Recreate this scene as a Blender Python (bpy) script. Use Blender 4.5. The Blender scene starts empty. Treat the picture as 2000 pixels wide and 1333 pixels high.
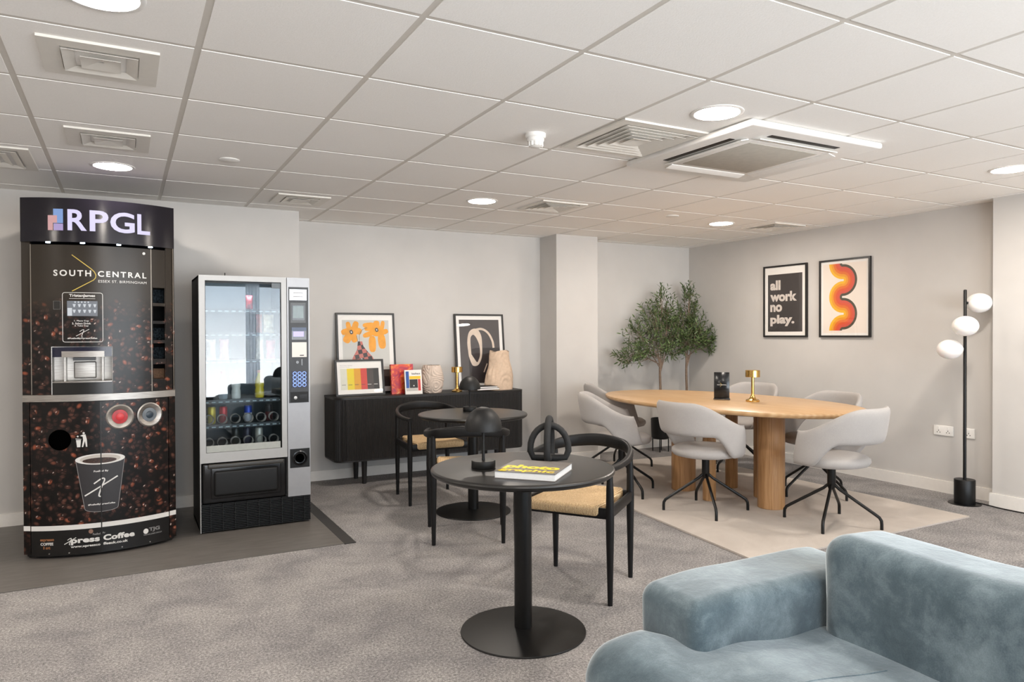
import bpy, math, random
from mathutils import Vector, Matrix, noise
from mathutils.geometry import tessellate_polygon
from mathutils.bvhtree import BVHTree
random.seed(7)
S = bpy.context.scene
COL = S.collection
PI = math.pi
def R(d): return math.radians(d)
def lin(h):
    h = h.lstrip('#'); o = []
    for i in (0, 2, 4):
        v = int(h[i:i+2], 16)/255
        o.append(v/12.92 if v <= .04045 else ((v+.055)/1.055)**2.4)
    return tuple(o)+(1,)

# ------------------------------------------------------------------ camera
CE = 2.296                                      # ceiling height
YAW, PITCH, ROLL, F = R(28.39), R(-.575), R(-.22), 1402.0
fw = Vector((math.sin(YAW)*math.cos(PITCH), math.cos(YAW)*math.cos(PITCH), math.sin(PITCH)))
rt = Vector((math.cos(YAW), -math.sin(YAW), 0)); dn = fw.cross(rt)
cr, sr = math.cos(ROLL), math.sin(ROLL)
ri = rt*cr-dn*sr; di = rt*sr+dn*cr
cd = bpy.data.cameras.new('camera'); cam = bpy.data.objects.new('camera', cd); COL.objects.link(cam)
cam.matrix_world = Matrix(((ri.x, -di.x, -fw.x, 0), (ri.y, -di.y, -fw.y, 0), (ri.z, -di.z, -fw.z, 1.30), (0, 0, 0, 1)))
cd.sensor_fit = 'HORIZONTAL'; cd.sensor_width = 36; cd.lens = F/2000*36; cd.clip_start = .05
S.camera = cam

# ------------------------------------------------------------------ sky and exposure
SKY_STRENGTH = 4.5
LAMP_STRENGTH = 140.0
w = bpy.data.worlds.new('world'); S.world = w; w.use_nodes = True
bg = w.node_tree.nodes['Background']; bg.inputs['Strength'].default_value = SKY_STRENGTH
wn = w.node_tree.nodes; wl = w.node_tree.links         # overcast sky above; extra brightness added below the horizon to lift the ceiling
wtc = wn.new('ShaderNodeTexCoord'); wsx = wn.new('ShaderNodeSeparateXYZ'); wrp = wn.new('ShaderNodeValToRGB')
wl.new(wtc.outputs['Generated'], wsx.inputs[0]); wma = wn.new('ShaderNodeMath'); wma.operation = 'MULTIPLY_ADD'; wma.inputs[1].default_value = .5; wma.inputs[2].default_value = .5
wl.new(wsx.outputs['Z'], wma.inputs[0]); wl.new(wma.outputs[0], wrp.inputs['Fac']); wl.new(wrp.outputs['Color'], bg.inputs['Color'])
wrp.color_ramp.elements[0].position = .47; wrp.color_ramp.elements[0].color = (2.1, 2.15, 2.2, 1)
wrp.color_ramp.elements[1].position = .53; wrp.color_ramp.elements[1].color = (.80, .90, 1, 1)
S.view_settings.view_transform = 'Standard'; S.view_settings.look = 'None'
S.view_settings.gamma = 1; S.view_settings.use_curve_mapping = False
S.view_settings.exposure = 0.84
S.cycles.use_denoising = True
S.cycles.max_bounces = 10; S.cycles.diffuse_bounces = 6; S.cycles.caustics_reflective = False; S.cycles.caustics_refractive = False
S.cycles.sample_clamp_indirect = 6
XL, XR, YF, YB = -3.2, 5.84, -2.6, 6.43          # room extents
WINDOWS = [(-.35, 3.62), (3.76, 5.5)]          # x ranges of the windows behind the camera
WZ = (.22, 2.16)
for k, (a, b) in enumerate(WINDOWS):             # daylight portals in the window openings
    ld = bpy.data.lights.new('window_daylight', 'AREA'); ld.shape = 'RECTANGLE'; ld.size = b-a; ld.size_y = WZ[1]-WZ[0]
    ld.cycles.is_portal = True
    lo = bpy.data.objects.new('window_daylight', ld); COL.objects.link(lo)
    lo.location = ((a+b)/2, YF-.16, sum(WZ)/2); lo.rotation_euler = (PI/2, 0, 0)

# ------------------------------------------------------------------ mesh helpers
class MB:
    def __init__(s): s.v = []; s.f = []
    def add(s, vs, fs):
        n = len(s.v); s.v += [tuple(p) for p in vs]; s.f += [tuple(i+n for i in f) for f in fs]; return s
    def box(s, x0, x1, y0, y1, z0, z1):
        return s.add([(x0,y0,z0),(x1,y0,z0),(x1,y1,z0),(x0,y1,z0),(x0,y0,z1),(x1,y0,z1),(x1,y1,z1),(x0,y1,z1)],
                     [(3,2,1,0),(4,5,6,7),(0,1,5,4),(1,2,6,5),(2,3,7,6),(3,0,4,7)])
    def lathe(s, prof, n=32, c=(0,0,0), sx=1, sy=1, cap=True):
        vs = []; fs = []; m = len(prof)
        for k in range(n):
            a = 2*PI*k/n
            for r, z in prof: vs.append((c[0]+r*math.cos(a)*sx, c[1]+r*math.sin(a)*sy, c[2]+z))
        for k in range(n):
            k2 = (k+1) % n
            for j in range(m-1): fs.append((k*m+j, k2*m+j, k2*m+j+1, k*m+j+1))
        if cap:
            if prof[0][0] > 1e-6: fs.append(tuple(k*m for k in range(n))[::-1])
            if prof[-1][0] > 1e-6: fs.append(tuple(k*m+m-1 for k in range(n)))
        return s.add(vs, fs)
    def tube(s, pts, rad, n=10, up=None, closed=False, power=2.0):
        pts = [Vector(p) for p in pts]; m = len(pts)
        if not isinstance(rad, list): rad = [rad]*m
        T = []
        for i in range(m):
            a = pts[(i-1) % m] if (closed or i > 0) else pts[0]
            b = pts[(i+1) % m] if (closed or i < m-1) else pts[-1]
            T.append((b-a).normalized())
        if up is None:
            u = Vector((0,0,1)) if abs(T[0].z) < .9 else Vector((1,0,0))
            nrm = (u-T[0]*u.dot(T[0])).normalized(); N = [nrm]
            for i in range(1, m):
                nrm = (nrm-T[i]*nrm.dot(T[i])).normalized(); N.append(nrm)
        else:
            u = Vector(up); N = [(u-t*u.dot(t)).normalized() for t in T]
        vs = []; fs = []
        for i in range(m):
            B = T[i].cross(N[i]); r = rad[i]; rw, rh = r if isinstance(r, tuple) else (r, r)
            for k in range(n):
                a = 2*PI*k/n; ca, sa = math.cos(a), math.sin(a)
                ca = math.copysign(abs(ca)**(2/power), ca); sa = math.copysign(abs(sa)**(2/power), sa)
                vs.append(pts[i]+B*(rw*ca)+N[i]*(rh*sa))
        for i in range(m if closed else m-1):
            j = (i+1) % m
            for k in range(n): fs.append((i*n+k, i*n+(k+1) % n, j*n+(k+1) % n, j*n+k))
        if not closed: fs.append(tuple(range(n))[::-1]); fs.append(tuple((m-1)*n+k for k in range(n)))
        return s.add(vs, fs)
    def rbox(s, hx, hy, hz, r, c=(0,0,0), m=3, nx=2, ny=2, nz=2, fn=None):
        def axis(h, n):
            core = h-r; o = [core+r*math.tan(R(45)*k/m) for k in range(1, m+1)]
            mid = [core*(2*k/n-1) for k in range(n+1)]
            return [-q for q in o[::-1]]+mid+o
        A = [axis(hx, nx), axis(hy, ny), axis(hz, nz)]; H = (hx, hy, hz); idx = {}
        vs = []; fs = []
        def vid(i, j, k):
            key = (i, j, k)
            if key not in idx:
                p = Vector((A[0][i], A[1][j], A[2][k])); q = Vector([max(-(h-r), min(h-r, t)) for h, t in zip(H, p)])
                d = p-q
                if d.length > 0: d = d.normalized()*r
                p = q+d
                p = Vector(fn(p)) if fn else p
                idx[key] = len(vs); vs.append((p.x+c[0], p.y+c[1], p.z+c[2]))
            return idx[key]
        n = [len(a)-1 for a in A]
        for i in range(n[0]):
            for j in range(n[1]):
                fs.append((vid(i,j,0), vid(i,j+1,0), vid(i+1,j+1,0), vid(i+1,j,0)))
                fs.append((vid(i,j,n[2]), vid(i+1,j,n[2]), vid(i+1,j+1,n[2]), vid(i,j+1,n[2])))
        for i in range(n[0]):
            for k in range(n[2]):
                fs.append((vid(i,0,k), vid(i+1,0,k), vid(i+1,0,k+1), vid(i,0,k+1)))
                fs.append((vid(i,n[1],k), vid(i,n[1],k+1), vid(i+1,n[1],k+1), vid(i+1,n[1],k)))
        for j in range(n[1]):
            for k in range(n[2]):
                fs.append((vid(0,j,k), vid(0,j,k+1), vid(0,j+1,k+1), vid(0,j+1,k)))
                fs.append((vid(n[0],j,k), vid(n[0],j+1,k), vid(n[0],j+1,k+1), vid(n[0],j,k+1)))
        return s.add(vs, fs)
    def prism(s, outline, z0, z1):                  # vertical prism over a plan outline
        n = len(outline)
        vs = [(x, y, z0) for x, y in outline]+[(x, y, z1) for x, y in outline]
        fs = [tuple(range(n))[::-1], tuple(range(n, 2*n))]+[(i, (i+1) % n, n+(i+1) % n, n+i) for i in range(n)]
        return s.add(vs, fs)
    def sheet(s, P, nu, nv, th, rim=.35):           # closed thick sheet around a surface P(u,v), u,v in 0..1
        vo, vi = [], []; e = 1e-3
        for i in range(nu+1):
            for j in range(nv+1):
                u, v = i/nu, j/nv
                p = Vector(P(u, v))
                du = Vector(P(min(u+e, 1), v))-Vector(P(max(u-e, 0), v)); dv = Vector(P(u, min(v+e, 1)))-Vector(P(u, max(v-e, 0)))
                n = du.cross(dv).normalized()
                k = max(rim, (1-abs(2*v-1)**5)**.5*(1-abs(2*u-1)**30)**.5)
                vo.append(p+n*th/2*k); vi.append(p-n*th/2*k)
        q = lambda i, j: i*(nv+1)+j
        N = len(vo); fs = []
        for i in range(nu):
            for j in range(nv):
                fs.append((q(i,j), q(i+1,j), q(i+1,j+1), q(i,j+1)))
                fs.append((N+q(i,j), N+q(i,j+1), N+q(i+1,j+1), N+q(i+1,j)))
        for i in range(nu):
            fs.append((q(i,0), N+q(i,0), N+q(i+1,0), q(i+1,0))); fs.append((q(i,nv), q(i+1,nv), N+q(i+1,nv), N+q(i,nv)))
        for j in range(nv):
            fs.append((q(0,j), q(0,j+1), N+q(0,j+1), N+q(0,j))); fs.append((q(nu,j), N+q(nu,j), N+q(nu,j+1), q(nu,j+1)))
        return s.add(vo+vi, fs)
    def map(s, fn): s.v = [tuple(fn(*p)) for p in s.v]; return s

def obj(name, mb, m, parent=None, sharp=35, loc=None, kind=None, label=None, smooth=True):
    me = bpy.data.meshes.new(name); me.from_pydata(mb.v, [], mb.f); me.update()
    o = bpy.data.objects.new(name, me); COL.objects.link(o)
    if m: me.materials.append(m)
    if smooth and len(me.polygons):
        me.polygons.foreach_set('use_smooth', [True]*len(me.polygons))
        if sharp < 180: me.set_sharp_from_angle(angle=R(sharp))
    if parent: o.parent = parent
    if loc: o.location = loc
    if kind: o['kind'] = kind
    if label: o['label'] = label
    return o
def tag(o, label, cat, group=None):
    o['label'] = label; o['category'] = cat
    if group: o['group'] = group
    return o
def thing(name, label, cat, loc=(0,0,0), rz=0, group=None, rx=0):
    o = bpy.data.objects.new(name, None); COL.objects.link(o); o.empty_display_size = .1
    o.location = loc; o.rotation_euler = (rx, 0, rz)
    return tag(o, label, cat, group)
def dup(root, loc, rz, label, group=None):
    r = root.copy(); COL.objects.link(r); r.location = loc; r.rotation_euler = (root.rotation_euler.x, 0, rz); r['label'] = label
    if group: r['group'] = group
    for ch in list(root.children):
        c = ch.copy(); COL.objects.link(c); c.parent = r
        for g in list(ch.children):
            d = g.copy(); COL.objects.link(d); d.parent = c
    return r
def struct(name, mb, m, label=None, sharp=35):
    return obj(name, mb, m, kind='structure', label=label, sharp=sharp)

_tc = {}
def text2d(body, size=1.0, bold=0.0, spacing=1.0, align='LEFT', line=1.0, shear=0):
    key = (body, bold, spacing, align, line, shear)
    if key not in _tc:
        cu = bpy.data.curves.new('t', 'FONT'); cu.body = body; cu.offset = bold; cu.space_character = spacing
        cu.align_x = align; cu.size = 1; cu.space_line = line; cu.fill_mode = 'FRONT'; cu.resolution_u = 4; cu.shear = shear
        o = bpy.data.objects.new('t', cu); COL.objects.link(o)
        dg = bpy.context.evaluated_depsgraph_get(); dg.update()
        me = bpy.data.meshes.new_from_object(o.evaluated_get(dg))
        _tc[key] = ([(v.co.x, v.co.y) for v in me.vertices], [tuple(p.vertices) for p in me.polygons])
        bpy.data.objects.remove(o); bpy.data.meshes.remove(me); bpy.data.curves.remove(cu)
    v, f = _tc[key]
    return [(x*size, y*size) for x, y in v], f
def put2d(vs, fs, place):
    """2D polygons carried onto a surface; on a curved front they are first cut into narrow vertical strips"""
    step = getattr(place, 'step', None)
    if not step: return MB().add([place(*p) for p in vs], fs)
    mb = MB()
    def clip(pts, x, keep):
        o = []
        for a, b in zip(pts, pts[1:]+pts[:1]):
            ia, ib = (a[0]-x)*keep >= 0, (b[0]-x)*keep >= 0
            if ia: o.append(a)
            if ia != ib: t = (x-a[0])/(b[0]-a[0]); o.append((x, a[1]+(b[1]-a[1])*t))
        return o
    for f in fs:
        P = [vs[k] for k in f]
        tris = [tuple(range(3))] if len(P) == 3 else tessellate_polygon([[Vector((p[0], p[1], 0)) for p in P]])
        for t in tris:
            T = [tuple(P[k]) for k in t]; x0 = min(p[0] for p in T); x1 = max(p[0] for p in T)
            if x1-x0 < 1e-7: continue
            k = math.floor(x0/step)
            while k*step < x1:
                q = T
                if x0 < k*step: q = clip(q, k*step, 1)
                if x1 > (k+1)*step and len(q) > 2: q = clip(q, (k+1)*step, -1)
                if len(q) > 2: mb.add([place(*p) for p in q], [tuple(range(len(q)))])
                k += 1
    return mb
def text_fit(body, x0, x1, z0, z1, place, bold=0.0, spacing=1.0, align='LEFT', line=1.0, shear=0):
    """text stretched to fill the box x0..x1, z0..z1; place(x,z) gives the 3D point"""
    v, f = text2d(body, 1, bold, spacing, align, line, shear)
    if not v: return MB()
    ax = min(p[0] for p in v); bx = max(p[0] for p in v); ay = min(p[1] for p in v); by = max(p[1] for p in v)
    return put2d([(x0+(x-ax)/(bx-ax)*(x1-x0), z0+(y-ay)/(by-ay)*(z1-z0)) for x, y in v], f, place)
def poly(pts, place): return put2d([tuple(p) for p in pts], [tuple(range(len(pts)))], place)
def strip(pts, wd, place):                           # flat ribbon along a 2D path
    vs = []; n = len(pts)
    for i in range(n):
        a = Vector(pts[max(i-1, 0)]); b = Vector(pts[min(i+1, n-1)]); t = (b-a).normalized(); nn = Vector((-t.y, t.x))*wd/2
        p = Vector(pts[i]); vs += [tuple(p-nn), tuple(p+nn)]
    return put2d(vs, [(2*i, 2*i+2, 2*i+3, 2*i+1) for i in range(n-1)], place)
def circ(cx, cz, r, n=28, rz=None, a0=0, a1=2*PI):
    rz = rz or r
    return [(cx+r*math.cos(a0+(a1-a0)*k/n), cz+rz*math.sin(a0+(a1-a0)*k/n)) for k in range(n + (0 if a1-a0 >= 2*PI-1e-6 else 1))]
def ring2d(cx, cz, r0, r1, place, a0=0, a1=2*PI, n=32, kz=1):
    vs = []
    for k in range(n+1):
        a = a0+(a1-a0)*k/n
        for r in (r0, r1): vs.append((cx+r*math.cos(a), cz+r*kz*math.sin(a)))
    return put2d(vs, [(2*k, 2*k+1, 2*k+3, 2*k+2) for k in range(n)], place)
def cat(pts, n=8):                                   # Catmull-Rom through points (any dimension)
    P = [Vector(p) for p in pts]; P = [P[0]*2-P[1]]+P+[P[-1]*2-P[-2]]; o = []
    for i in range(1, len(P)-2):
        for k in range(n):
            t = k/n; a, b, c, d = P[i-1], P[i], P[i+1], P[i+2]
            o.append(.5*((2*b)+(c-a)*t+(2*a-5*b+4*c-d)*t*t+(3*b-a-3*c+d)*t**3))
    return o+[P[-2]]
def sstep(a, b, x):
    t = max(0, min(1, (x-a)/(b-a))); return t*t*(3-2*t)

# ------------------------------------------------------------------ materials
class NT:
    def __init__(s, name):
        s.m = bpy.data.materials.new(name); s.m.use_nodes = True; s.t = s.m.node_tree; s.n = s.t.nodes
        s.b = s.n['Principled BSDF']; s.out = s.n['Material Output']; s._tc = None
    def new(s, typ, **kw):
        n = s.n.new(typ)
        for k, v in kw.items():
            if k in n.inputs.keys(): n.inputs[k].default_value = v
            else: setattr(n, k, v)
        return n
    def link(s, a, b): s.t.links.new(a, b)
    def coord(s, scale=(1,1,1), rot=(0,0,0)):
        if s._tc is None: s._tc = s.n.new('ShaderNodeTexCoord')
        mp = s.n.new('ShaderNodeMapping'); mp.inputs['Scale'].default_value = scale; mp.inputs['Rotation'].default_value = rot
        s.link(s._tc.outputs['Object'], mp.inputs['Vector']); return mp.outputs['Vector']
    def ramp(s, fac, stops, interp='LINEAR'):
        r = s.n.new('ShaderNodeValToRGB'); r.color_ramp.interpolation = interp; e = r.color_ramp.elements
        while len(e) < len(stops): e.new(.5)
        for k, (p, c) in enumerate(stops): e[k].position = p; e[k].color = c if len(c) == 4 else tuple(c)+(1,)
        s.link(fac, r.inputs['Fac']); return r.outputs['Color']
    def noise(s, vec, scale, detail=3, rough=.55, dist=0):
        n = s.new('ShaderNodeTexNoise'); n.inputs['Scale'].default_value = scale; n.inputs['Detail'].default_value = detail
        n.inputs['Roughness'].default_value = rough; n.inputs['Distortion'].default_value = dist
        s.link(vec, n.inputs['Vector']); return n.outputs['Fac']
    def math(s, op, a, b=None, clamp=False):
        n = s.n.new('ShaderNodeMath'); n.operation = op; n.use_clamp = clamp
        for k, x in enumerate((a, b)):
            if x is None: continue
            if isinstance(x, (int, float)): n.inputs[k].default_value = x
            else: s.link(x, n.inputs[k])
        return n.outputs[0]
    def mix(s, fac, a, b, typ='MIX'):
        n = s.n.new('ShaderNodeMix'); n.data_type = 'RGBA'; n.blend_type = typ
        for k, x in ((0, fac), (6, a), (7, b)):
            if isinstance(x, (int, float)): n.inputs[k].default_value = x
            elif isinstance(x, tuple): n.inputs[k].default_value = x if len(x) == 4 else x+(1,)
            else: s.link(x, n.inputs[k])
        return n.outputs[2]
    def bump(s, h, strength=.3, dist=.01):
        n = s.new('ShaderNodeBump'); n.inputs['Strength'].default_value = strength; n.inputs['Distance'].default_value = dist
        s.link(h, n.inputs['Height']); s.link(n.outputs['Normal'], s.b.inputs['Normal']); return n
    def col(s, c):
        if isinstance(c, tuple): s.b.inputs['Base Color'].default_value = c if len(c) == 4 else c+(1,)
        else: s.link(c, s.b.inputs['Base Color'])
        return s
    def set(s, **kw):
        for k, v in kw.items(): s.b.inputs[k.replace('_', ' ')].default_value = v
        return s
def mat(name, c, rough=.5, metal=0, spec=.5, var=.06, vs=30, bump=0):
    """plain procedural material with a little noise variation"""
    t = NT(name); c = lin(c) if isinstance(c, str) else c
    f = t.noise(t.coord(), vs, 4)
    lo = tuple(x*(1-var) for x in c[:3]); hi = tuple(min(1, x*(1+var)) for x in c[:3])
    t.col(t.ramp(f, [(.3, lo), (.7, hi)]))
    t.set(Roughness=rough, Metallic=metal); t.b.inputs['Specular IOR Level'].default_value = spec
    if bump: t.bump(t.noise(t.coord(), vs*4, 3), bump, .004)
    return t.m
def emit(name, c, s):
    t = NT(name); c = lin(c) if isinstance(c, str) else c
    t.col((0,0,0,1)); t.b.inputs['Emission Color'].default_value = c if len(c) == 4 else c+(1,); t.b.inputs['Emission Strength'].default_value = s
    return t.m
def thin_glass(name, ior=1.5, tint=(1,1,1,1), rough=0):
    t = NT(name); g = t.new('ShaderNodeBsdfGlossy'); g.inputs['Roughness'].default_value = rough
    tr = t.new('ShaderNodeBsdfTransparent'); tr.inputs['Color'].default_value = tint
    f = t.new('ShaderNodeFresnel'); gm = t.new('ShaderNodeNewGeometry')     # same reflectance on the way in and out of the thin pane
    t.link(t.math('ADD', t.math('MULTIPLY', gm.outputs['Backfacing'], 1/ior-ior), ior), f.inputs['IOR'])
    mx = t.new('ShaderNodeMixShader'); t.link(f.outputs[0], mx.inputs[0]); t.link(tr.outputs[0], mx.inputs[1]); t.link(g.outputs[0], mx.inputs[2])
    t.link(mx.outputs[0], t.out.inputs['Surface']); return t.m

M = {}
def m_wall():
    t = NT('wall_paint'); f = t.noise(t.coord(), 2.5, 3); t.col(t.ramp(f, [(.3, lin('#c2bfbb')), (.7, lin('#c8c5c1'))])); t.set(Roughness=.85)
    t.bump(t.noise(t.coord(), 220, 2), .06, .002); return t.m
M['wall'] = m_wall()
M['white_paint'] = mat('white_gloss_paint', '#e9e5df', .35, var=.02)
def m_carpet():
    t = NT('carpet'); a = t.noise(t.coord(), 300, 2, .7); b = t.noise(t.coord(), 95, 3, .6); c = t.noise(t.coord(), 3.2, 4, .6, .4)
    k = t.math('ADD', t.math('MULTIPLY', a, .55), t.math('MULTIPLY', b, .45))
    base = t.ramp(k, [(.36, lin('#5d5c5c')), (.5, lin('#8c8a8a')), (.64, lin('#c0bdbb'))])
    t.col(t.mix(1, base, t.ramp(c, [(.32, (.72,.71,.72)), (.68, (1.1,1.08,1.05))]), 'MULTIPLY')); t.set(Roughness=1); t.b.inputs['Specular IOR Level'].default_value = .05
    t.bump(k, .5, .008); return t.m
M['carpet'] = m_carpet()
def m_vinyl():
    t = NT('vinyl_floor'); a = t.noise(t.coord((1.2, 6, 1)), 5, 5, .6); t.col(t.ramp(a, [(.3, lin('#57534f')), (.7, lin('#686460'))])); t.set(Roughness=.42); return t.m
M['vinyl'] = m_vinyl()
M['dark_trim'] = mat('dark_trim', '#2c2b2a', .5)
def m_tile():
    t = NT('ceiling_tile'); a = t.noise(t.coord(), 180, 3, .7); b = t.noise(t.coord(), 1.1, 2); 
    t.col(t.mix(1, t.ramp(a, [(.3, lin('#f0eeea')), (.7, lin('#f6f4f1'))]), t.ramp(b, [(.3, (.97,.965,.96)), (.7, (1,1,1))]), 'MULTIPLY')); t.set(Roughness=.9); t.b.inputs['Specular IOR Level'].default_value = .2
    t.bump(a, .25, .003); return t.m
M['tile'] = m_tile()
M['tbar'] = mat('ceiling_grid_metal', '#cfcac2', .5, var=.02)
M['white_plastic'] = mat('white_plastic', '#e8e6e2', .4, var=.02)
M['white_metal'] = mat('white_metal', '#dedad2', .45, var=.02)
M['vent_dark'] = mat('vent_dark', '#4a4843', .8)
M['lamp'] = emit('downlight_glow', (1, .905, .81), LAMP_STRENGTH)
M['black_metal'] = mat('black_metal', '#0b0b0b', .4, 0, .35, .1)
M['black_matte'] = mat('black_matte', '#0d0d0d', .5, 0, .35, .1, 60)
M['black_gloss'] = mat('black_gloss', '#0d0d0f', .15)
M['black_table'] = mat('black_laminate', '#151413', .33, 0, .5, .08, 12)
def m_blackwood():
    t = NT('black_stained_wood'); a = t.noise(t.coord((30, 30, 2)), 4, 4); t.col(t.ramp(a, [(.3, lin('#0a0a0b')), (.7, lin('#121213'))])); t.set(Roughness=.45); t.b.inputs['Specular IOR Level'].default_value = .3; return t.m
M['black_wood'] = m_blackwood()
def m_side():
    t = NT('sideboard_wood'); a = t.noise(t.coord((40, 40, 3)), 3, 4); t.col(t.ramp(a, [(.3, lin('#110f0e')), (.7, lin('#1f1b19'))])); t.set(Roughness=.5); return t.m
M['side'] = m_side()
def m_cord():
    t = NT('paper_cord'); wv = t.new('ShaderNodeTexWave'); wv.wave_type = 'BANDS'; wv.bands_direction = 'X'; wv.inputs['Scale'].default_value = 46; wv.inputs['Distortion'].default_value = 2.2; wv.inputs['Detail'].default_value = 3; wv.inputs['Detail Scale'].default_value = 3
    t.link(t.coord(), wv.inputs['Vector']); n = t.noise(t.coord((60, 14, 60)), 3, 3)
    k = t.math('ADD', t.math('MULTIPLY', wv.outputs['Fac'], .5), t.math('MULTIPLY', n, .6))
    t.col(t.ramp(k, [(.2, lin('#8a6a44')), (.5, lin('#c9a678')), (.85, lin('#e6cda4'))])); t.set(Roughness=.8); t.bump(k, .7, .006); return t.m
M['cord'] = m_cord()
def m_fabric(name, c0, c1, sc=500):
    t = NT(name); a = t.noise(t.coord((1, 1, 2.2)), sc, 2, .6); b = t.noise(t.coord(), 5, 3)
    t.col(t.mix(.25, t.ramp(a, [(.35, lin(c0)), (.65, lin(c1))]), t.ramp(b, [(.3, lin(c0)), (.7, lin(c1))]))); t.set(Roughness=.95, Sheen_Weight=.15); t.b.inputs['Specular IOR Level'].default_value = .15
    t.bump(a, .25, .003); return t.m
M['grey_fabric'] = m_fabric('grey_upholstery', '#999592', '#b5b1ae')
def m_oak():
    t = NT('oak'); v = t.coord((7, 1, 7)); n = t.noise(v, 2.2, 5, .6, 1.2)
    wv = t.new('ShaderNodeTexWave'); wv.bands_direction = 'X'; wv.inputs['Scale'].default_value = 9; wv.inputs['Distortion'].default_value = 5; wv.inputs['Detail'].default_value = 3; wv.inputs['Detail Scale'].default_value = .6
    t.link(t.coord((1, .16, 1)), wv.inputs['Vector'])
    k = t.math('ADD', t.math('MULTIPLY', wv.outputs['Fac'], .2), t.math('MULTIPLY', n, .8))
    t.col(t.ramp(k, [(.2, lin('#b08a60')), (.5, lin('#c29e74')), (.8, lin('#cfb089'))])); t.set(Roughness=.34); return t.m
M['oak'] = m_oak()
def m_oakleg():
    t = NT('oak_leg'); n = t.noise(t.coord((14, 14, .9)), 3, 5, .6, .8)
    wv = t.new('ShaderNodeTexWave'); wv.bands_direction = 'X'; wv.inputs['Scale'].default_value = 30; wv.inputs['Distortion'].default_value = 6; wv.inputs['Detail'].default_value = 2; wv.inputs['Detail Scale'].default_value = .8
    t.link(t.coord((1, 1, .13)), wv.inputs['Vector'])
    k = t.math('ADD', t.math('MULTIPLY', wv.outputs['Fac'], .22), t.math('MULTIPLY', n, .78))
    t.col(t.ramp(k, [(.25, lin('#8c653e')), (.5, lin('#a87f55')), (.75, lin('#b89067'))])); t.set(Roughness=.4); return t.m
M['oak_leg'] = m_oakleg()
def m_gold():
    t = NT('brushed_gold'); a = t.noise(t.coord((4, 4, 120)), 6, 2); t.col(t.ramp(a, [(.3, lin('#c79a4e')), (.7, lin('#e3bf78'))])); t.set(Metallic=1, Roughness=.22); return t.m
M['gold'] = m_gold()
def m_steel():
    t = NT('brushed_steel'); a = t.noise(t.coord((3, 3, 160)), 5, 2); t.col(t.ramp(a, [(.3, lin('#8f8b86')), (.7, lin('#bab6b1'))])); t.set(Metallic=1, Roughness=.42); return t.m
M['steel'] = m_steel()
M['silver'] = mat('silver_paint', '#9c9c9e', .38, .35, var=.02)
M['silver_frame'] = mat('silver_door_frame', '#a9a8a6', .4, .2, var=.02)
M['side_dark'] = mat('dark_side_panel', '#45423e', .5)
M['paper'] = mat('paper', '#e9e5df', .7, var=.01)
M['mat_board'] = mat('mount_board', '#f0ede8', .75, var=.01)
M['ink'] = mat('black_ink', '#3a3636', .55)
M['glass'] = thin_glass('pane_glass', 1.45)
M['picture_glass'] = thin_glass('picture_glass', 1.35)
M['vend_glass'] = thin_glass("vending_glass", 1.56, (.86,.9,.92,1))
M['opal'] = (lambda t: (t.col(lin('#f1efec')).set(Roughness=.18, Subsurface_Weight=.2), t.m)[1])(NT('opal_glass'))
def m_velvet():
    t = NT('blue_velvet'); a = t.noise(t.coord(), 3.0, 4, .6, .2); b = t.noise(t.coord(), 300, 2); c = t.noise(t.coord(), 11, 5, .7, .3)
    k = t.math('ADD', t.math('ADD', t.math('MULTIPLY', a, .52), t.math('MULTIPLY', c, .36)), t.math('MULTIPLY', b, .12))
    t.col(t.ramp(k, [(.34, lin('#313d44')), (.5, lin('#4f5d64')), (.66, lin('#7b898f'))])); t.set(Roughness=.9, Sheen_Weight=1.0, Sheen_Roughness=.42)
    t.b.inputs['Sheen Tint'].default_value = lin('#eef6fa'); t.b.inputs['Specular IOR Level'].default_value = .1
    t.bump(c, .12, .02); return t.m
M['velvet'] = m_velvet()
def m_rug():
    t = NT('cream_rug'); a = t.noise(t.coord(), 330, 2, .7); c = t.noise(t.coord(), 3, 5, .65, 1.0)
    t.col(t.mix(1, t.ramp(a, [(.3, lin('#b7aea5')), (.7, lin('#dcd3ca'))]), t.ramp(c, [(.3, (.86,.85,.84)), (.65, (1.0,1.0,1.0))]), 'MULTIPLY')); t.set(Roughness=1); t.b.inputs['Specular IOR Level'].default_value = .05
    t.bump(a, .6, .01); return t.m
M['rug'] = m_rug()
def m_leaf():
    t = NT('olive_leaf'); a = t.noise(t.coord(), 26, 3); t.col(t.ramp(a, [(.25, lin('#34442a')), (.55, lin('#566a3c')), (.8, lin('#8a9c66'))])); t.set(Roughness=.5); return t.m
M['leaf'] = m_leaf()
M['bark'] = mat('bark', '#7d6b5c', .85, var=.25, vs=60, bump=.4)
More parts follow.
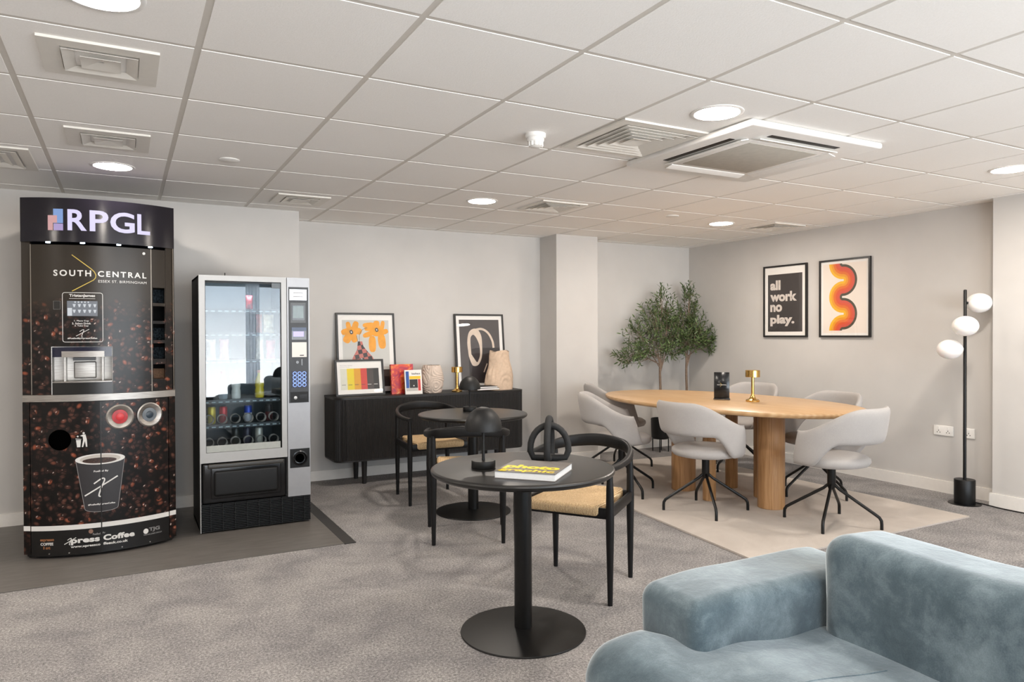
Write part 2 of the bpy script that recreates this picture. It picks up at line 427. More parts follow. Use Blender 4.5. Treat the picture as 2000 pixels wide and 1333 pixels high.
def m_bean(fade):
    t = NT('coffee_bean_print'); sc = 23.0; base = None
    for layer in range(3):                            # three printed layers of beans, one over the other
        mv = t.n.new('ShaderNodeMapping'); mv.inputs['Scale'].default_value = (sc, 0, sc); mv.inputs['Location'].default_value = (layer*17.37, 0, layer*9.51)
        mv.inputs['Rotation'].default_value = (0, layer*.7, 0)
        t.link(t.coord(), mv.inputs['Vector']); vec = mv.outputs['Vector']
        nz = t.new('ShaderNodeTexVoronoi'); t.link(vec, nz.inputs['Vector']); nz.inputs['Scale'].default_value = 1
        sub = t.new('ShaderNodeVectorMath', operation='SUBTRACT'); t.link(vec, sub.inputs[0]); t.link(nz.outputs['Position'], sub.inputs[1])
        sep = t.new('ShaderNodeSeparateColor'); t.link(nz.outputs['Color'], sep.inputs[0])
        rot = t.new('ShaderNodeVectorRotate', rotation_type='Y_AXIS'); t.link(sub.outputs[0], rot.inputs['Vector']); t.link(t.math('MULTIPLY', sep.outputs[0], 6.28), rot.inputs['Angle'])
        mp = t.new('ShaderNodeMapping'); mp.inputs['Scale'].default_value = (1, 1, 1.5); t.link(rot.outputs[0], mp.inputs['Vector'])
        ln = t.new('ShaderNodeVectorMath', operation='LENGTH'); t.link(mp.outputs[0], ln.inputs[0]); d = ln.outputs['Value']
        c = t.ramp(d, [(.0, lin('#64453b')), (.22, lin('#4f352d')), (.37, lin('#2b1c18')), (.45, lin('#0c0808'))])
        c = t.mix(1, c, t.ramp(sep.outputs[1], [(0, (.30,.28,.28)), (.5, (.72,.64,.62)), (.9, (1.15,.98,.92)), (1, (2.6,1.4,.85))]), 'MULTIPLY')
        sx = t.new('ShaderNodeSeparateXYZ'); t.link(rot.outputs[0], sx.inputs[0])
        crease = t.math('MULTIPLY', t.math('LESS_THAN', t.math('ABSOLUTE', sx.outputs['Z']), .03), t.math('GREATER_THAN', sep.outputs[2], .6))
        c = t.mix(crease, c, lin('#120a09'))
        off = t.new('ShaderNodeVectorMath', operation='SUBTRACT'); t.link(sub.outputs[0], off.inputs[0]); off.inputs[1].default_value = (-.05, 0, .13)
        om = t.new('ShaderNodeMapping'); om.inputs['Scale'].default_value = (.8, 1, 1.7); t.link(off.outputs[0], om.inputs['Vector'])
        l2 = t.new('ShaderNodeVectorMath', operation='LENGTH'); t.link(om.outputs[0], l2.inputs[0])
        hl = t.math('MULTIPLY', t.math('MULTIPLY', t.ramp(l2.outputs['Value'], [(.05, (1,1,1)), (.16, (0,0,0))]), t.math('POWER', sep.outputs[2], 1.5)), t.math('LESS_THAN', d, .38))
        c = t.mix(hl, c, lin('#dcc6bb'))
        base = c if base is None else t.mix(t.math('LESS_THAN', d, .44), base, c)
    c = base
    if fade:                                          # the printed wrap: beans thin out into plain brown towards the top
        pos = t.new('ShaderNodeSeparateXYZ'); t.link(t.coord(), pos.inputs[0])
        h = t.math('ADD', pos.outputs['Z'], t.math('MULTIPLY', t.noise(t.coord(), 9, 3), .12))
        k = t.ramp(t.math('MULTIPLY', t.math('SUBTRACT', h, 1.46), 7), [(0, (0,0,0)), (.8, (1,1,1))])
        c = t.mix(k, c, lin('#2b241c'))
    t.col(c); t.set(Roughness=.3); t.b.inputs['Specular IOR Level'].default_value = .35; return t.m
M['bean'] = m_bean(True)
M['coffee_black'] = mat('coffee_black', '#0e0d0d', .3)
M['sign_face'] = mat('sign_face', '#14111a', .16)
M['glow_white'] = emit('sign_letter_glow', '#d5cfee', .62)
M['glow_blue'] = emit('sign_blue_glow', '#86a6dc', .5)
M['glow_pink'] = emit('sign_pink_glow', '#d9a7a6', .5)
M['glow_lilac'] = emit('sign_lilac_glow', '#b5a3d4', .5)
M['led'] = emit('led_glow', '#cfe6ff', 9)
M['white_ink'] = mat('white_ink', '#dcdad6', .5, var=.01)
M['yellow_ink'] = mat('yellow_ink', '#c3a94a', .5)
M['grey_ink'] = mat('grey_ink', '#8f8d8c', .5)
M['copper_ink'] = mat('copper_ink', '#9a6642', .5)

# ------------------------------------------------------------------ room shell
struct('floor', MB().box(XL, XR+.1, YF, YB+.1, -.1, 0), M['carpet'], 'grey speckled carpet floor')
def slab(pts, z): return MB().add([(x, y, z) for x, y in pts], [tuple(range(len(pts)))])
struct('trim_1', MB().box(XL, 1.19, 4.40, 5.93, 0, .004), M['vinyl'], 'dark grey vinyl floor under the machines')
struct('trim_2', MB().box(1.19, 1.262, 4.39, 5.93, 0, .0055), M['dark_trim'], 'dark edging strip where vinyl meets carpet')
tb = MB(); X0, Y0 = -.365, .318
i = math.floor((XL-X0)/.6)
while X0+i*.6 < XR:
    j = math.floor((YF-Y0)/.6)
    while Y0+j*.6 < YB:
        x0, x1 = max(X0+i*.6+.011, XL), min(X0+i*.6+.589, XR); y0, y1 = max(Y0+j*.6+.011, YF), min(Y0+j*.6+.589, YB)
        if x1-x0 > .02 and y1-y0 > .02:
            b = .001; zt, zb = CE+.0025, CE
            tb.add([(x0,y0,zt),(x1,y0,zt),(x1,y1,zt),(x0,y1,zt),(x0+b,y0+b,zb),(x1-b,y0+b,zb),(x1-b,y1-b,zb),(x0+b,y1-b,zb)],
                   [(4,7,6,5),(0,4,5,1),(1,5,6,2),(2,6,7,3),(3,7,4,0)])
        j += 1
    i += 1
ceil = struct('ceiling', tb, M['tile'], 'white suspended tile ceiling', sharp=10)
obj('ceiling_grid', MB().box(XL, XR+.1, YF, YB+.1, CE+.002, CE+.1), M['tbar'], ceil, label='pale grey metal grid between the tiles')
struct('wall_back', MB().box(1.25, XR+.1, YB, YB+.1, 0, CE+.08), M['wall'], 'white far wall')
struct('wall_back_left', MB().box(XL, 1.25, 5.92, YB+.1, 0, CE+.08), M['wall'], 'white wall stepping forward behind the machines')
struct('wall_right', MB().box(XR, XR+.1, YF, YB, 0, CE+.08), M['wall'], 'white right wall')
struct('wall_right_pier', MB().box(5.70, XR, YF, 3.005, 0, CE+.05), M['wall'], 'white projecting part of the right wall')
struct('wall_column', MB().box(3.81, 4.31, 6.11, YB, 0, CE+.05), M['wall'], 'white square column')
struct('wall_left', MB().box(XL-.1, XL, YF, YB, 0, CE+.08), M['wall'])
wf = MB(); xs = [XL]+[q for ab in WINDOWS for q in ab]+[XR]
for k in range(0, len(xs), 2): wf.box(xs[k], xs[k+1], YF-.14, YF, 0, CE+.08)
for a, b in WINDOWS: wf.box(a, b, YF-.14, YF, 0, WZ[0]); wf.box(a, b, YF-.14, YF, WZ[1], CE+.08)
struct('wall_front', wf, M['wall'])
def base(name, mb): struct(name, mb, M['white_paint'])
BH, BT = .088, .015
base('baseboard_back', MB().box(1.25, 3.81, YB-BT, YB, 0, BH).box(4.31, XR, YB-BT, YB, 0, BH))
base('baseboard_back_left', MB().box(XL, 1.25, 5.92-BT, 5.92, 0, BH))
base('baseboard_column', MB().box(3.81-BT, 4.31+BT, 6.11-BT, 6.11, 0, BH).box(3.81-BT, 3.81, 6.11, YB, 0, BH).box(4.31, 4.31+BT, 6.11, YB, 0, BH))
base('baseboard_right', MB().box(XR-BT, XR, 3.005, YB-BT, 0, .096))
base('baseboard_right_pier', MB().box(5.70-BT, 5.70, YF, 3.005+BT, 0, .096).box(5.70, XR-BT, 3.005, 3.005+BT, 0, .096))
for k, (a, b) in enumerate(WINDOWS):
    fr = MB(); y0, y1 = YF-.12, YF-.05
    for x in (a, b-.05): fr.box(x, x+.05, y0, y1, WZ[0], WZ[1])
    fr.box(a, b, y0, y1, WZ[0], WZ[0]+.05); fr.box(a, b, y0, y1, WZ[1]-.05, WZ[1]); 
    for m_ in ((1.12,) if k == 0 else (4.62,)): fr.box(m_-.03, m_+.03, y0, y1, WZ[0], WZ[1])
    wo = struct('window_%d' % (k+1), fr, M['dark_trim'])
    obj('window_pane', MB().box(a+.04, b-.04, YF-.09, YF-.086, WZ[0]+.04, WZ[1]-.04), M['glass'], wo)

def m_curtain():
    t = NT('sheer_curtain'); tl_ = t.new('ShaderNodeBsdfTranslucent'); tr_ = t.new('ShaderNodeBsdfTransparent'); mx = t.new('ShaderNodeMixShader')
    tl_.inputs['Color'].default_value = (.75, .78, .82, 1); mx.inputs[0].default_value = .75
    t.link(tr_.outputs[0], mx.inputs[1]); t.link(tl_.outputs[0], mx.inputs[2]); t.link(mx.outputs[0], t.out.inputs['Surface']); return t.m
cv = MB().sheet(lambda u, v: (1.79+.22*u, YF+.05+.022*math.sin(u*28), .04+2.2*v), 60, 4, .002)
tag(obj('curtain', cv, m_curtain(), sharp=180), 'gathered sheer curtain hanging at the window behind the camera', 'curtain')

# ------------------------------------------------------------------ ceiling fittings
def downlight(x, y, label):
    t = thing('ceiling_light', label, 'ceiling light', (x, y, CE), group='round recessed ceiling lights')
    obj('trim_ring', MB().lathe([(.118, 0), (.118, -.003), (.110, -.006), (.1005, -.005), (.1005, 0)], 40, cap=False), M['white_plastic'], t)
    obj('diffuser', MB().lathe([(0, -.0025), (.1, -.0025)], 40, cap=False), M['lamp'], t)
DL = {(0,0): 'round recessed ceiling light at the top left, cut off by the picture edge', (1,0): 'round recessed ceiling light beside the air conditioning unit',
      (2,0): 'round recessed ceiling light near the pier at the right edge', (0,1): 'round recessed ceiling light above the coffee machine',
      (1,1): 'round recessed ceiling light in front of the black sideboard', (2,1): 'round recessed ceiling light over the back of the oak table'}
for ix in (-1, 0, 1, 2):
    for iy in (-1, 0, 1):
        x, y = -.05+2.415*ix, 2.42+2.42*iy
        downlight(x, y, DL.get((ix, iy), 'round recessed ceiling light out of view, %s of the camera' % ('behind' if iy < 0 else 'left')))
def diffuser(x, y, size, label, cones=3, inner=.62):
    t = thing('ceiling_vent', label, 'air vent', (x, y, CE), group='square white ceiling vents')
    h = size/2; k = h*inner
    fr = MB()
    o = [(-h,-h),(h,-h),(h,h),(-h,h)]; n = [(-k,-k),(k,-k),(k,k),(-k,k)]
    ring = lambda p, q, za, zb: fr.add([(a, b, za) for a, b in p]+[(a, b, zb) for a, b in q], [(i, (i+1) % 4, 4+(i+1) % 4, 4+i) for i in range(4)])
    ring(o, o, 0, -.009); ring(o, n, -.009, -.009); ring(n, [(a*.94, b*.94) for a, b in n], -.009, .03)
    obj('frame', fr, M['white_metal'], t, sharp=20)
    obj('backing', MB().box(-k, k, -k, k, .0005, .004), M['vent_dark'], t)
    for c in range(cones):
        a = k*(.97-.9*c/cones); b = a-k*(.62/cones); zo, zi = -.015, -.002
        if c == cones-1: b = a*.12
        cm = MB(); P = [(-a,-a),(a,-a),(a,a),(-a,a)]; Q = [(-b,-b),(b,-b),(b,b),(-b,b)]
        for th in (0, .0015): cm.add([(p[0], p[1], zo+th) for p in P]+[(p[0], p[1], zi+th-.0015) for p in Q], [(i, (i+1) % 4, 4+(i+1) % 4, 4+i) for i in range(4)])
        cm.add([(p[0], p[1], zo) for p in P]+[(p[0], p[1], zo+.0015) for p in P], [(i, (i+1) % 4, 4+(i+1) % 4, 4+i) for i in range(4)])
        obj('louvre', cm, M['white_metal'], t, sharp=20)
diffuser(-.065, 3.01, .37, 'square white ceiling vent nearest the camera at the top left', 2, .66)
diffuser(-.06, 4.19, .37, 'square white ceiling vent just in front of the light above the coffee machine', 2, .66)
diffuser(-.72, 4.87, .56, 'wide white slatted ceiling vent cut off by the left edge', 4, .8)
diffuser(1.146, 5.40, .37, 'small square ceiling vent where the wall steps, above the vending machine', 2, .66)
diffuser(2.32, 2.95, .55, 'large square louvred ceiling vent beside the air conditioning unit', 5, .82)
diffuser(2.95, 4.79, .40, 'small square louvred ceiling vent in front of the white column', 4, .8)
diffuser(5.36, 4.76, .40, 'small square ceiling vent near the framed posters on the right wall', 3, .8)
# ceiling cassette
t = thing('air_conditioner', 'white four-way ceiling air conditioning cassette with grey grille', 'air conditioner', (3.03, 2.865, CE))
H = .475
pm = MB().rbox(H, H, .016, .012, (0, 0, -.018), 2)
obj('fascia', pm, M['white_plastic'], t, 40)
obj('grille', MB().rbox(.25, .25, .005, .004, (0, 0, -.0355), 1), M['vent_dark'] if False else mat('grille_grey', '#b3aea4', .7), t)
obj('grille_frame', MB().rbox(.285, .285, .004, .003, (0, 0, -.0335), 1), M['white_plastic'], t)
for k in range(4):
    a = k*PI/2; rotz = Matrix.Rotation(a, 3, 'Z')
    f = lambda x, y, z: rotz @ Vector((x, y, z))
    obj('air_slot', MB().rbox(.25, .017, .0015, .0012, (0, -.372, -.0345), 2).map(f), M['black_matte'], t)
    obj('flap', MB().rbox(.285, .026, .003, .002).map(lambda x, y, z: (x, y, z+y*.22)).map(lambda x, y, z: (x, y-.322, z-.041)).map(f), M['white_plastic'], t)
t = thing('smoke_detector', 'white smoke detector on the ceiling left of the large louvred vent', 'smoke detector', (1.813, 3.10, CE))
obj('base', MB().lathe([(.052, 0), (.052, -.016), (.047, -.022), (.03, -.022)], 32), M['white_plastic'], t)
obj('head', MB().lathe([(.043, -.020), (.043, -.036), (.036, -.043), (.034, -.060), (.024, -.066), (0, -.067)], 32), M['white_plastic'], t)
fin = MB()
for k in range(12):
    a = k*PI/6; fin.box(.033, .039, -.003, .003, -.062, -.04)
    n = len(fin.v)-8
    fin.v[n:] = [(x*math.cos(a)-y*math.sin(a), x*math.sin(a)+y*math.cos(a), z) for x, y, z in fin.v[n:]]
obj('fins', fin, M['white_plastic'], t)
for x, y, lb in ((.535, 4.357, 'small flat round white ceiling cover above the vending machine'), (4.10, 4.72, 'small flat round ceiling cover over the oak table')):
    t = tag(obj('ceiling_cover', MB().lathe([(.055, 0), (.055, -.004), (.05, -.007), (.0, -.008)], 28), M['white_plastic'], loc=(x, y, CE)), lb, 'ceiling cover')

# ------------------------------------------------------------------ coffee machine (local origin: middle of its front, on the floor)
RR, YC = .727, .727
def bow(u, off=0): return YC-math.sqrt(max(1e-6, (RR+off)**2-u*u))
def on(off=.0012):
    f = lambda u, z: (u, bow(u, off), z)
    f.step = .02
    return f
def bowslab(mb, u0, u1, z0, z1, off=0, yb=.19):
    n = max(2, int((u1-u0)/.03)+1); us = [u0+(u1-u0)*k/n for k in range(n+1)]
    return mb.prism([(u, bow(u, off)) for u in us]+[(u1, yb), (u0, yb)], z0, z1)
cm = thing('coffee_machine', 'tall black coffee machine wrapped in a coffee bean print with lit sign', 'coffee machine', (-.12, 4.87, 0))
obj('cabinet', MB().box(-.4, .4, .19, 1.0, .03, 2.06), mat('cabinet_black', '#0a0a0a', .8, spec=.1), cm)
for x in (-.36, .36):
    for y in (.16, .9): obj('foot', MB().lathe([(.02, 0), (.02, .03)], 12, (x, y, 0)), M['black_metal'], cm)
obj('kick_panel', bowslab(MB(), -.385, .385, .012, .05, -.03), M['coffee_black'], cm)
sg = obj('sign_header', bowslab(MB(), -.4, .4, 1.842, 2.095, .012, .6), M['sign_face'], cm)
P = on(.0135)
for nm, x0, x1, z0, z1, mk in (('emblem', -.233, -.184, 1.949, 2.031, 'glow_blue'), ('emblem', -.231, -.184, 1.907, 1.946, 'glow_lilac')):
    obj(nm, poly([(x0, z0), (x1, z0), (x1, z1), (x0, z1)], P), M[mk], sg)
obj('emblem', poly([(-.26, 1.907), (-.235, 1.907), (-.235, 1.95), (-.214, 1.95), (-.214, 1.993), (-.26, 1.993)], on(.0139)), M['glow_pink'], sg)
for ch, x0, x1 in (('R', -.162, -.065), ('P', -.051, .045), ('G', .054, .182), ('L', .196, .265)):
    obj('letter', text_fit(ch, x0, x1, 1.909, 2.031, P, .022), M['glow_white'], sg)
for u in (-.263, -.089, .097, .267):
    obj('downlight', MB().lathe([(0, 0), (.012, 0), (.012, .004)], 14, (u, bow(u, -.02), 1.838)), M['led'], cm)
# upper half: side posts, door around the drinks niche, cup column
obj('side_post', bowslab(MB(), -.4, -.355, .957, 1.842, -.012), M['bean'], cm)
obj('side_post', bowslab(MB(), .35, .4, .957, 1.842, -.004), M['bean'], cm)
ud = MB()
bowslab(ud, -.349, .268, 1.235, 1.826); bowslab(ud, -.349, -.25, .957, 1.235); bowslab(ud, .06, .268, .957, 1.235)
door = obj('upper_door', ud, M['bean'], cm)
M['door_edge'] = mat('bright_door_edge', '#9b958c', .3, .6)
for u in (-.351, .269): obj('door_edge', bowslab(MB(), u-.002, u+.002, .957, 1.828, .001), M['door_edge'], door)
P = on()
obj('chevron', strip([(-.143, 1.769), (-.045, 1.689), (-.030, 1.673), (-.022, 1.655), (-.024, 1.638), (-.035, 1.624), (-.143, 1.558)], .0045, P), M['yellow_ink'], door)
obj('lettering', text_fit('SOUTH', -.236, -.046, 1.645, 1.681, P, .025, 1.35), M['white_ink'], door)
obj('lettering', text_fit('CENTRAL', -.012, .243, 1.645, 1.679, P, .025, 1.35), M['white_ink'], door)
obj('lettering', text_fit('ESSEX ST. BIRMINGHAM', -.010, .243, 1.611, 1.626, P, 0, 1.1), M['white_ink'], door)
lk = MB().lathe([(.008, 0), (.008, .006), (0, .006)], 14).map(lambda x, y, z: (x+.23, bow(.23)-z, y+1.796))
obj('lock', lk, M['steel'], door)
mp_ = obj('menu_panel', bowslab(MB(), -.193, .012, 1.261, 1.55, .003, .05), M['bean'], cm)
P = on(.0042)
def rrect(x0, x1, z0, z1, r):
    o = []
    for cx, cz, a in ((x1-r, z1-r, 0), (x0+r, z1-r, 90), (x0+r, z0+r, 180), (x1-r, z0+r, 270)):
        o += [(cx+r*math.cos(R(a+q)), cz+r*math.sin(R(a+q))) for q in (0, 30, 60, 90)]
    return o
rr = rrect(-.192, .011, 1.262, 1.549, .012); obj('outline', strip(rr+rr[:2], .003, P), M['white_ink'], mp_)
obj('screen', poly([(-.169, 1.413), (-.015, 1.413), (-.015, 1.501), (-.169, 1.501)], P), emit('menu_screen', '#7c8087', .5), mp_)
ic = MB()
for r_ in range(2):
    for c_ in range(5):
        x, z = -.133+.026*c_, 1.452+.0+.033*(0 if r_ else 1)-.02
        o = on(.005); ic.add([o(x-.008, z+.018), o(x+.008, z+.018), o(x+.003, z), o(x-.003, z)], [(0, 3, 2, 1)])
for c_ in range(5): ic.add([on(.005)(x, z) for x, z in circ(-.128+.0165*c_, 1.494, .0045, 10)], [tuple(range(10))])
ic.add([on(.005)(*p) for p in ((-.167, 1.415), (-.144, 1.415), (-.144, 1.46), (-.167, 1.46))], [(0, 1, 2, 3)])
obj('screen_icons', ic, emit('menu_icons', '#d9dde2', .5), mp_)
obj('lettering', text_fit('TristanJames', -.158, -.027, 1.520, 1.541, P, .03), M['white_ink'], mp_)
obj('lettering', strip([(-.158, 1.515), (-.027, 1.515)], .002, P), M['white_ink'], mp_)
for k, s_ in enumerate(('1. Place Cup', '2. Select Drink', '3. Take Cup')):
    hw = (.037, .048, .035)[k]; obj('lettering', text_fit(s_, -.097-hw, -.097+hw, 1.379-.0145*k, 1.390-.0145*k, P, .02), M['white_ink'], mp_)
def xmark(cx, cz, s_, P, wd):
    a = strip([(cx-s_*1.0, cz-s_*.6), (cx-s_*.1, cz-.05*s_), (cx+s_*1.0, cz+s_*.62)], wd, P)
    b = strip(cat([(cx-s_*.45, cz+s_*.2), (cx+s_*.02, cz+s_*.52), (cx+s_*.2, cz+s_*.44), (cx, cz-.1*s_), (cx-s_*.15, cz-s_*.62), (cx-s_*.02, cz-s_*.72)], 5), wd, P)
    return a.add(b.v, b.f)
obj('emblem', xmark(-.092, 1.316, .033, P, .003), M['white_ink'], mp_)
obj('lettering', text_fit('#FuelledByXpressCoffee', -.168, -.018, 1.277, 1.288, P, .03), M['white_ink'], mp_)
st = obj('sticker', bowslab(MB(), -.238, -.202, 1.451, 1.501, .0015, .05), M['coffee_black'], cm)
obj('outline', strip([(-.237, 1.452), (-.203, 1.452), (-.203, 1.5), (-.237, 1.5), (-.237, 1.452)], .0012, on(.003)), M['grey_ink'], st)
# drinks niche
ni = obj('drinks_niche', MB().box(-.25, -.246, .03, .19, .957, 1.235).box(.056, .06, .03, .19, .957, 1.235).box(-.25, .06, .186, .189, .957, 1.235).box(-.25, .06, .04, .19, 1.232, 1.236), M['steel'], cm)
obj('canopy', bowslab(MB(), -.246, .056, 1.175, 1.232, -.006, .185), mat('navy_plastic', '#11132e', .25), ni)
hd = bowslab(MB(), -.199, .017, 1.174, 1.208, .006, .16)
obj('spout_hood', hd, M['steel'], ni)
for x in (-.185, .008): obj('splash_guard', MB().box(x-.005, x+.005, .06, .186, 1.03, 1.172), M['steel'], ni)
obj('back_plate', MB().rbox(.058, .008, .05, .006, (-.087, .172, 1.092), 2), M['steel'], ni)
obj('spout', MB().box(-.145, -.03, .07, .186, 1.152, 1.17), M['coffee_black'], ni)
tr = obj('drip_tray', bowslab(MB(), -.248, .058, .957, 1.026, .012, .18), M['coffee_black'], cm)
obj('tray_grate', bowslab(MB(), -.246, .056, 1.026, 1.032, .008, .18), M['steel'], tr)
# cup column beside the door
cc = MB()
for z0, z1 in ((1.592, 1.826), (1.479, 1.498), (1.37, 1.388), (1.25, 1.269), (1.121, 1.153), (.957, 1.03)): bowslab(cc, .271, .349, z0, z1, -.003)
bowslab(cc, .271, .277, .957, 1.826, -.003); bowslab(cc, .344, .349, .957, 1.826, -.003)
cr_ = obj('cup_rack', cc, M['bean'], cm)
M['spoon'] = mat('clear_stirrers', '#20262a', .9, spec=.05, var=.95, vs=90)
for k, (z0, z1, mm) in enumerate(((1.498, 1.585, 'spoon'), (1.269, 1.345, 'spoon'), (1.153, 1.225, 'spoon'), (1.03, 1.09, 'sugar'))):
    if mm == 'sugar': M['sugar'] = mat('brown_sugar', '#6d503a', .8, var=.4, vs=120)
    obj('sachets', MB().box(.278, .343, .165, .188, z0, z1), M[mm], cr_)
obj('door_edge', bowslab(MB(), .392, .395, .957, 1.842, .001), M['door_edge'], cm)
# steel ledge and lower doors
obj('ledge', bowslab(MB(), -.398, .4, .917, .956, .016), M['steel'], cm)
low = []
for u0, u1 in ((-.361, -.008), (-.002, .358)):
    low.append(obj('lower_door', bowslab(MB(), u0, u1, .047, .913, 0), M['bean'], cm))
obj('side_post', bowslab(MB(), -.4, -.365, .03, .913, -.004), M['bean'], cm)
obj('side_post', bowslab(MB(), .362, .4, .03, .913, -.004), M['bean'], cm)
bl = obj('base_band', bowslab(MB(), -.361, -.008, .02, .168, .0012), M['coffee_black'], cm)
bl2 = obj('base_band', bowslab(MB(), -.002, .358, .02, .168, .0012), M['coffee_black'], cm)
for u0, u1, par in ((-.361, -.008, low[0]), (-.002, .358, low[1])):
    obj('white_stripe', bowslab(MB(), u0, u1, .168, .196, .0013), M['white_ink'], par)
for u0, u1 in ((-.4, -.366), (.363, .4)): obj('white_stripe', bowslab(MB(), u0, u1, .168, .196, -.002), M['white_ink'], cm)
fp = obj('bin_flap_panel', bowslab(MB(), .006, .35, .70, .90, .0025), M['bean'], cm)
def facing(u, z, off=0):
    a = math.asin(u/RR); c_, s_ = math.cos(a), math.sin(a); y0 = bow(u, off)
    return lambda x, y, h: (u+x*c_+h*s_, y0+x*s_-h*c_, z+y)
for u, col_, lb in ((.095, '#b3262c', 'red'), (.253, '#6b7278', 'grey')):
    rg = obj('bin_ring', MB().lathe([(.074, 0), (.074, .006), (.066, .010), (.048, .004), (.042, 0)], 40, cap=False).map(facing(u, .815, .003)), M['steel'], cm, label='steel ring around the %s cup bin opening' % lb)
    obj('bin_cup', MB().lathe([(.042, .001), (.028, .002), (.018, .003), (0, .004)], 32, cap=False).map(facing(u, .815, .003)), mat('bin_'+lb, col_, .4, var=.2), rg)
    obj('bin_core', MB().lathe([(.022, .0045), (.018, .007), (0, .007)], 24, cap=False).map(facing(u, .815, .003)), mat('bin_core_'+lb, '#d13a3f' if lb == 'red' else '#2e3b46', .35), rg)
obj('waste_hole', MB().lathe([(.06, .0008), (0, .001)], 36, cap=False).map(facing(-.212, .694, .0006)), mat('hole_black', '#020202', 1, spec=0), cm)
P = on(.0016)
td = MB()                                             # little figure dropping litter in a basket
for q in (circ(-.092, .729, .006, 12), [(-.099, .720), (-.083, .722), (-.076, .69), (-.074, .648), (-.081, .648), (-.086, .683), (-.095, .648), (-.102, .648), (-.095, .69), (-.097, .709), (-.118, .716), (-.119, .710)],
          [(-.131, .69), (-.106, .69), (-.109, .648), (-.126, .648)], [(-.133, .699), (-.104, .695), (-.104, .692), (-.133, .695)], circ(-.122, .711, .005, 8)):
    td.add([P(*p) for p in q], [tuple(range(len(q)))])
obj('litter_symbol', td, M['white_ink'], low[0])
cup = MB(); B = circ(-.0085, .572, .127, 40, .031)
body = [(-.134, .572), (-.09, .285)]+[(.084*math.cos(a)-.005, .283+.025*math.sin(a)) for a in [PI+PI*k/12 for k in range(1, 12)]]+[(.082, .285), (.118, .575)]+[(-.0085+.127*math.cos(a), .572+.031*math.sin(a)) for a in [PI*k/14*-1 for k in range(1, 14)]]
body = [(-.134, .572)]+[(-.0085-.127*math.cos(PI*k/14), .572-.031*math.sin(PI*k/14)) for k in range(1, 14)]+[(.118, .575), (.082, .285)]+[(-.004+.086*math.cos(PI*k/12), .283-.022*math.sin(PI*k/12)) for k in range(1, 12)]+[(-.09, .285)]
gp = obj('cup_picture', poly(body, on(.0018)), mat('cup_print', '#2b292b', .4), cm)
obj('cup_outline', strip(body[14:]+[body[0]], .0025, on(.0022)), M['grey_ink'], gp)
obj('cup_rim', ring2d(-.0085, .572, .105, .128, on(.0024), kz=.25), M['white_ink'], gp)
obj('cup_inside', poly([(x, z) for x, z in circ(-.0085, .572, .106, 36, .0262)], on(.0022)), mat('cup_inside', '#bdb6ae', .5), gp)
obj('cup_coffee', poly([(x, z) for x, z in circ(-.012, .564, .088, 30, .0165)], on(.0026)), mat('cup_coffee', '#3a241b', .4, var=.8, vs=150), gp)
obj('emblem', xmark(-.0045, .411, .085, on(.0024), .0075), M['white_ink'], gp)
obj('lettering', text_fit('Fuelled By', -.043, .033, .493, .506, on(.0024), .03), M['white_ink'], gp)
obj('lettering', text_fit('#FuelledByXpressCoffee', -.073, .066, .299, .311, on(.0024), .03), M['white_ink'], gp)
obj('door_gap', bowslab(MB(), -.008, -.002, .02, .913, .0028, .1), M['coffee_black'], cm)
P = on(.0026)
obj('lettering', text_fit('press', -.162, -.015, .078, .112, P, .045, 1.05), M['white_ink'], bl)
obj('emblem', xmark(-.165, .103, .03, P, .004), M['white_ink'], bl)
obj('lettering', text_fit('Coffee', .003, .167, .088, .122, P, .045, 1.05), M['white_ink'], bl2)
obj('lettering', text_fit('www.xpressco', -.163, -.012, .058, .072, P, .03), M['white_ink'], bl)
obj('lettering', text_fit('ffeeuk.co.uk', .003, .131, .062, .078, P, .03), M['white_ink'], bl2)
obj('lettering', text_fit('Fuelled', -.05, -.012, .126, .138, P, .02), M['grey_ink'], bl)
obj('lettering', text_fit('By', .0, .014, .128, .140, P, .02), M['grey_ink'], bl2)
obj('emblem', poly(circ(-.06, .15, .012, 16, .013), P), mat('bean_emblem', '#8a6a5a', .5, var=.4, vs=200), bl)
obj('lettering', text_fit('TJG', .245, .305, .094, .122, P, .03), M['grey_ink'], bl2)
obj('emblem', poly(circ(.228, .104, .014, 18, .016), P), M['white_ink'], bl2)
obj('lettering', text_fit('TRISTAN JAMES GROUP', .214, .316, .076, .086, P, .02), M['grey_ink'], bl2)
obj('lettering', text_fit('espresso', -.316, -.246, .104, .121, P, .03), M['copper_ink'], bl)
obj('lettering', text_fit('COFFEE', -.314, -.25, .084, .100, P, .03), M['white_ink'], bl)
obj('lettering', text_fit('1st', -.300, -.264, .062, .079, P, .03), M['copper_ink'], bl)
for u in (-.27, -.17, .1, .25): obj('screw', MB().lathe([(.004, 0), (.004, .003), (0, .003)], 8).map(facing(u, .035, .002)), M['steel'], cm)
tag(obj('wall_bracket', MB().box(.235, .245, 5.62, 5.9, 2.062, 2.075).box(.235, .245, 5.6, 5.62, 2.06, 2.19), M['steel']), 'thin metal bracket behind the top right of the coffee machine', 'bracket')

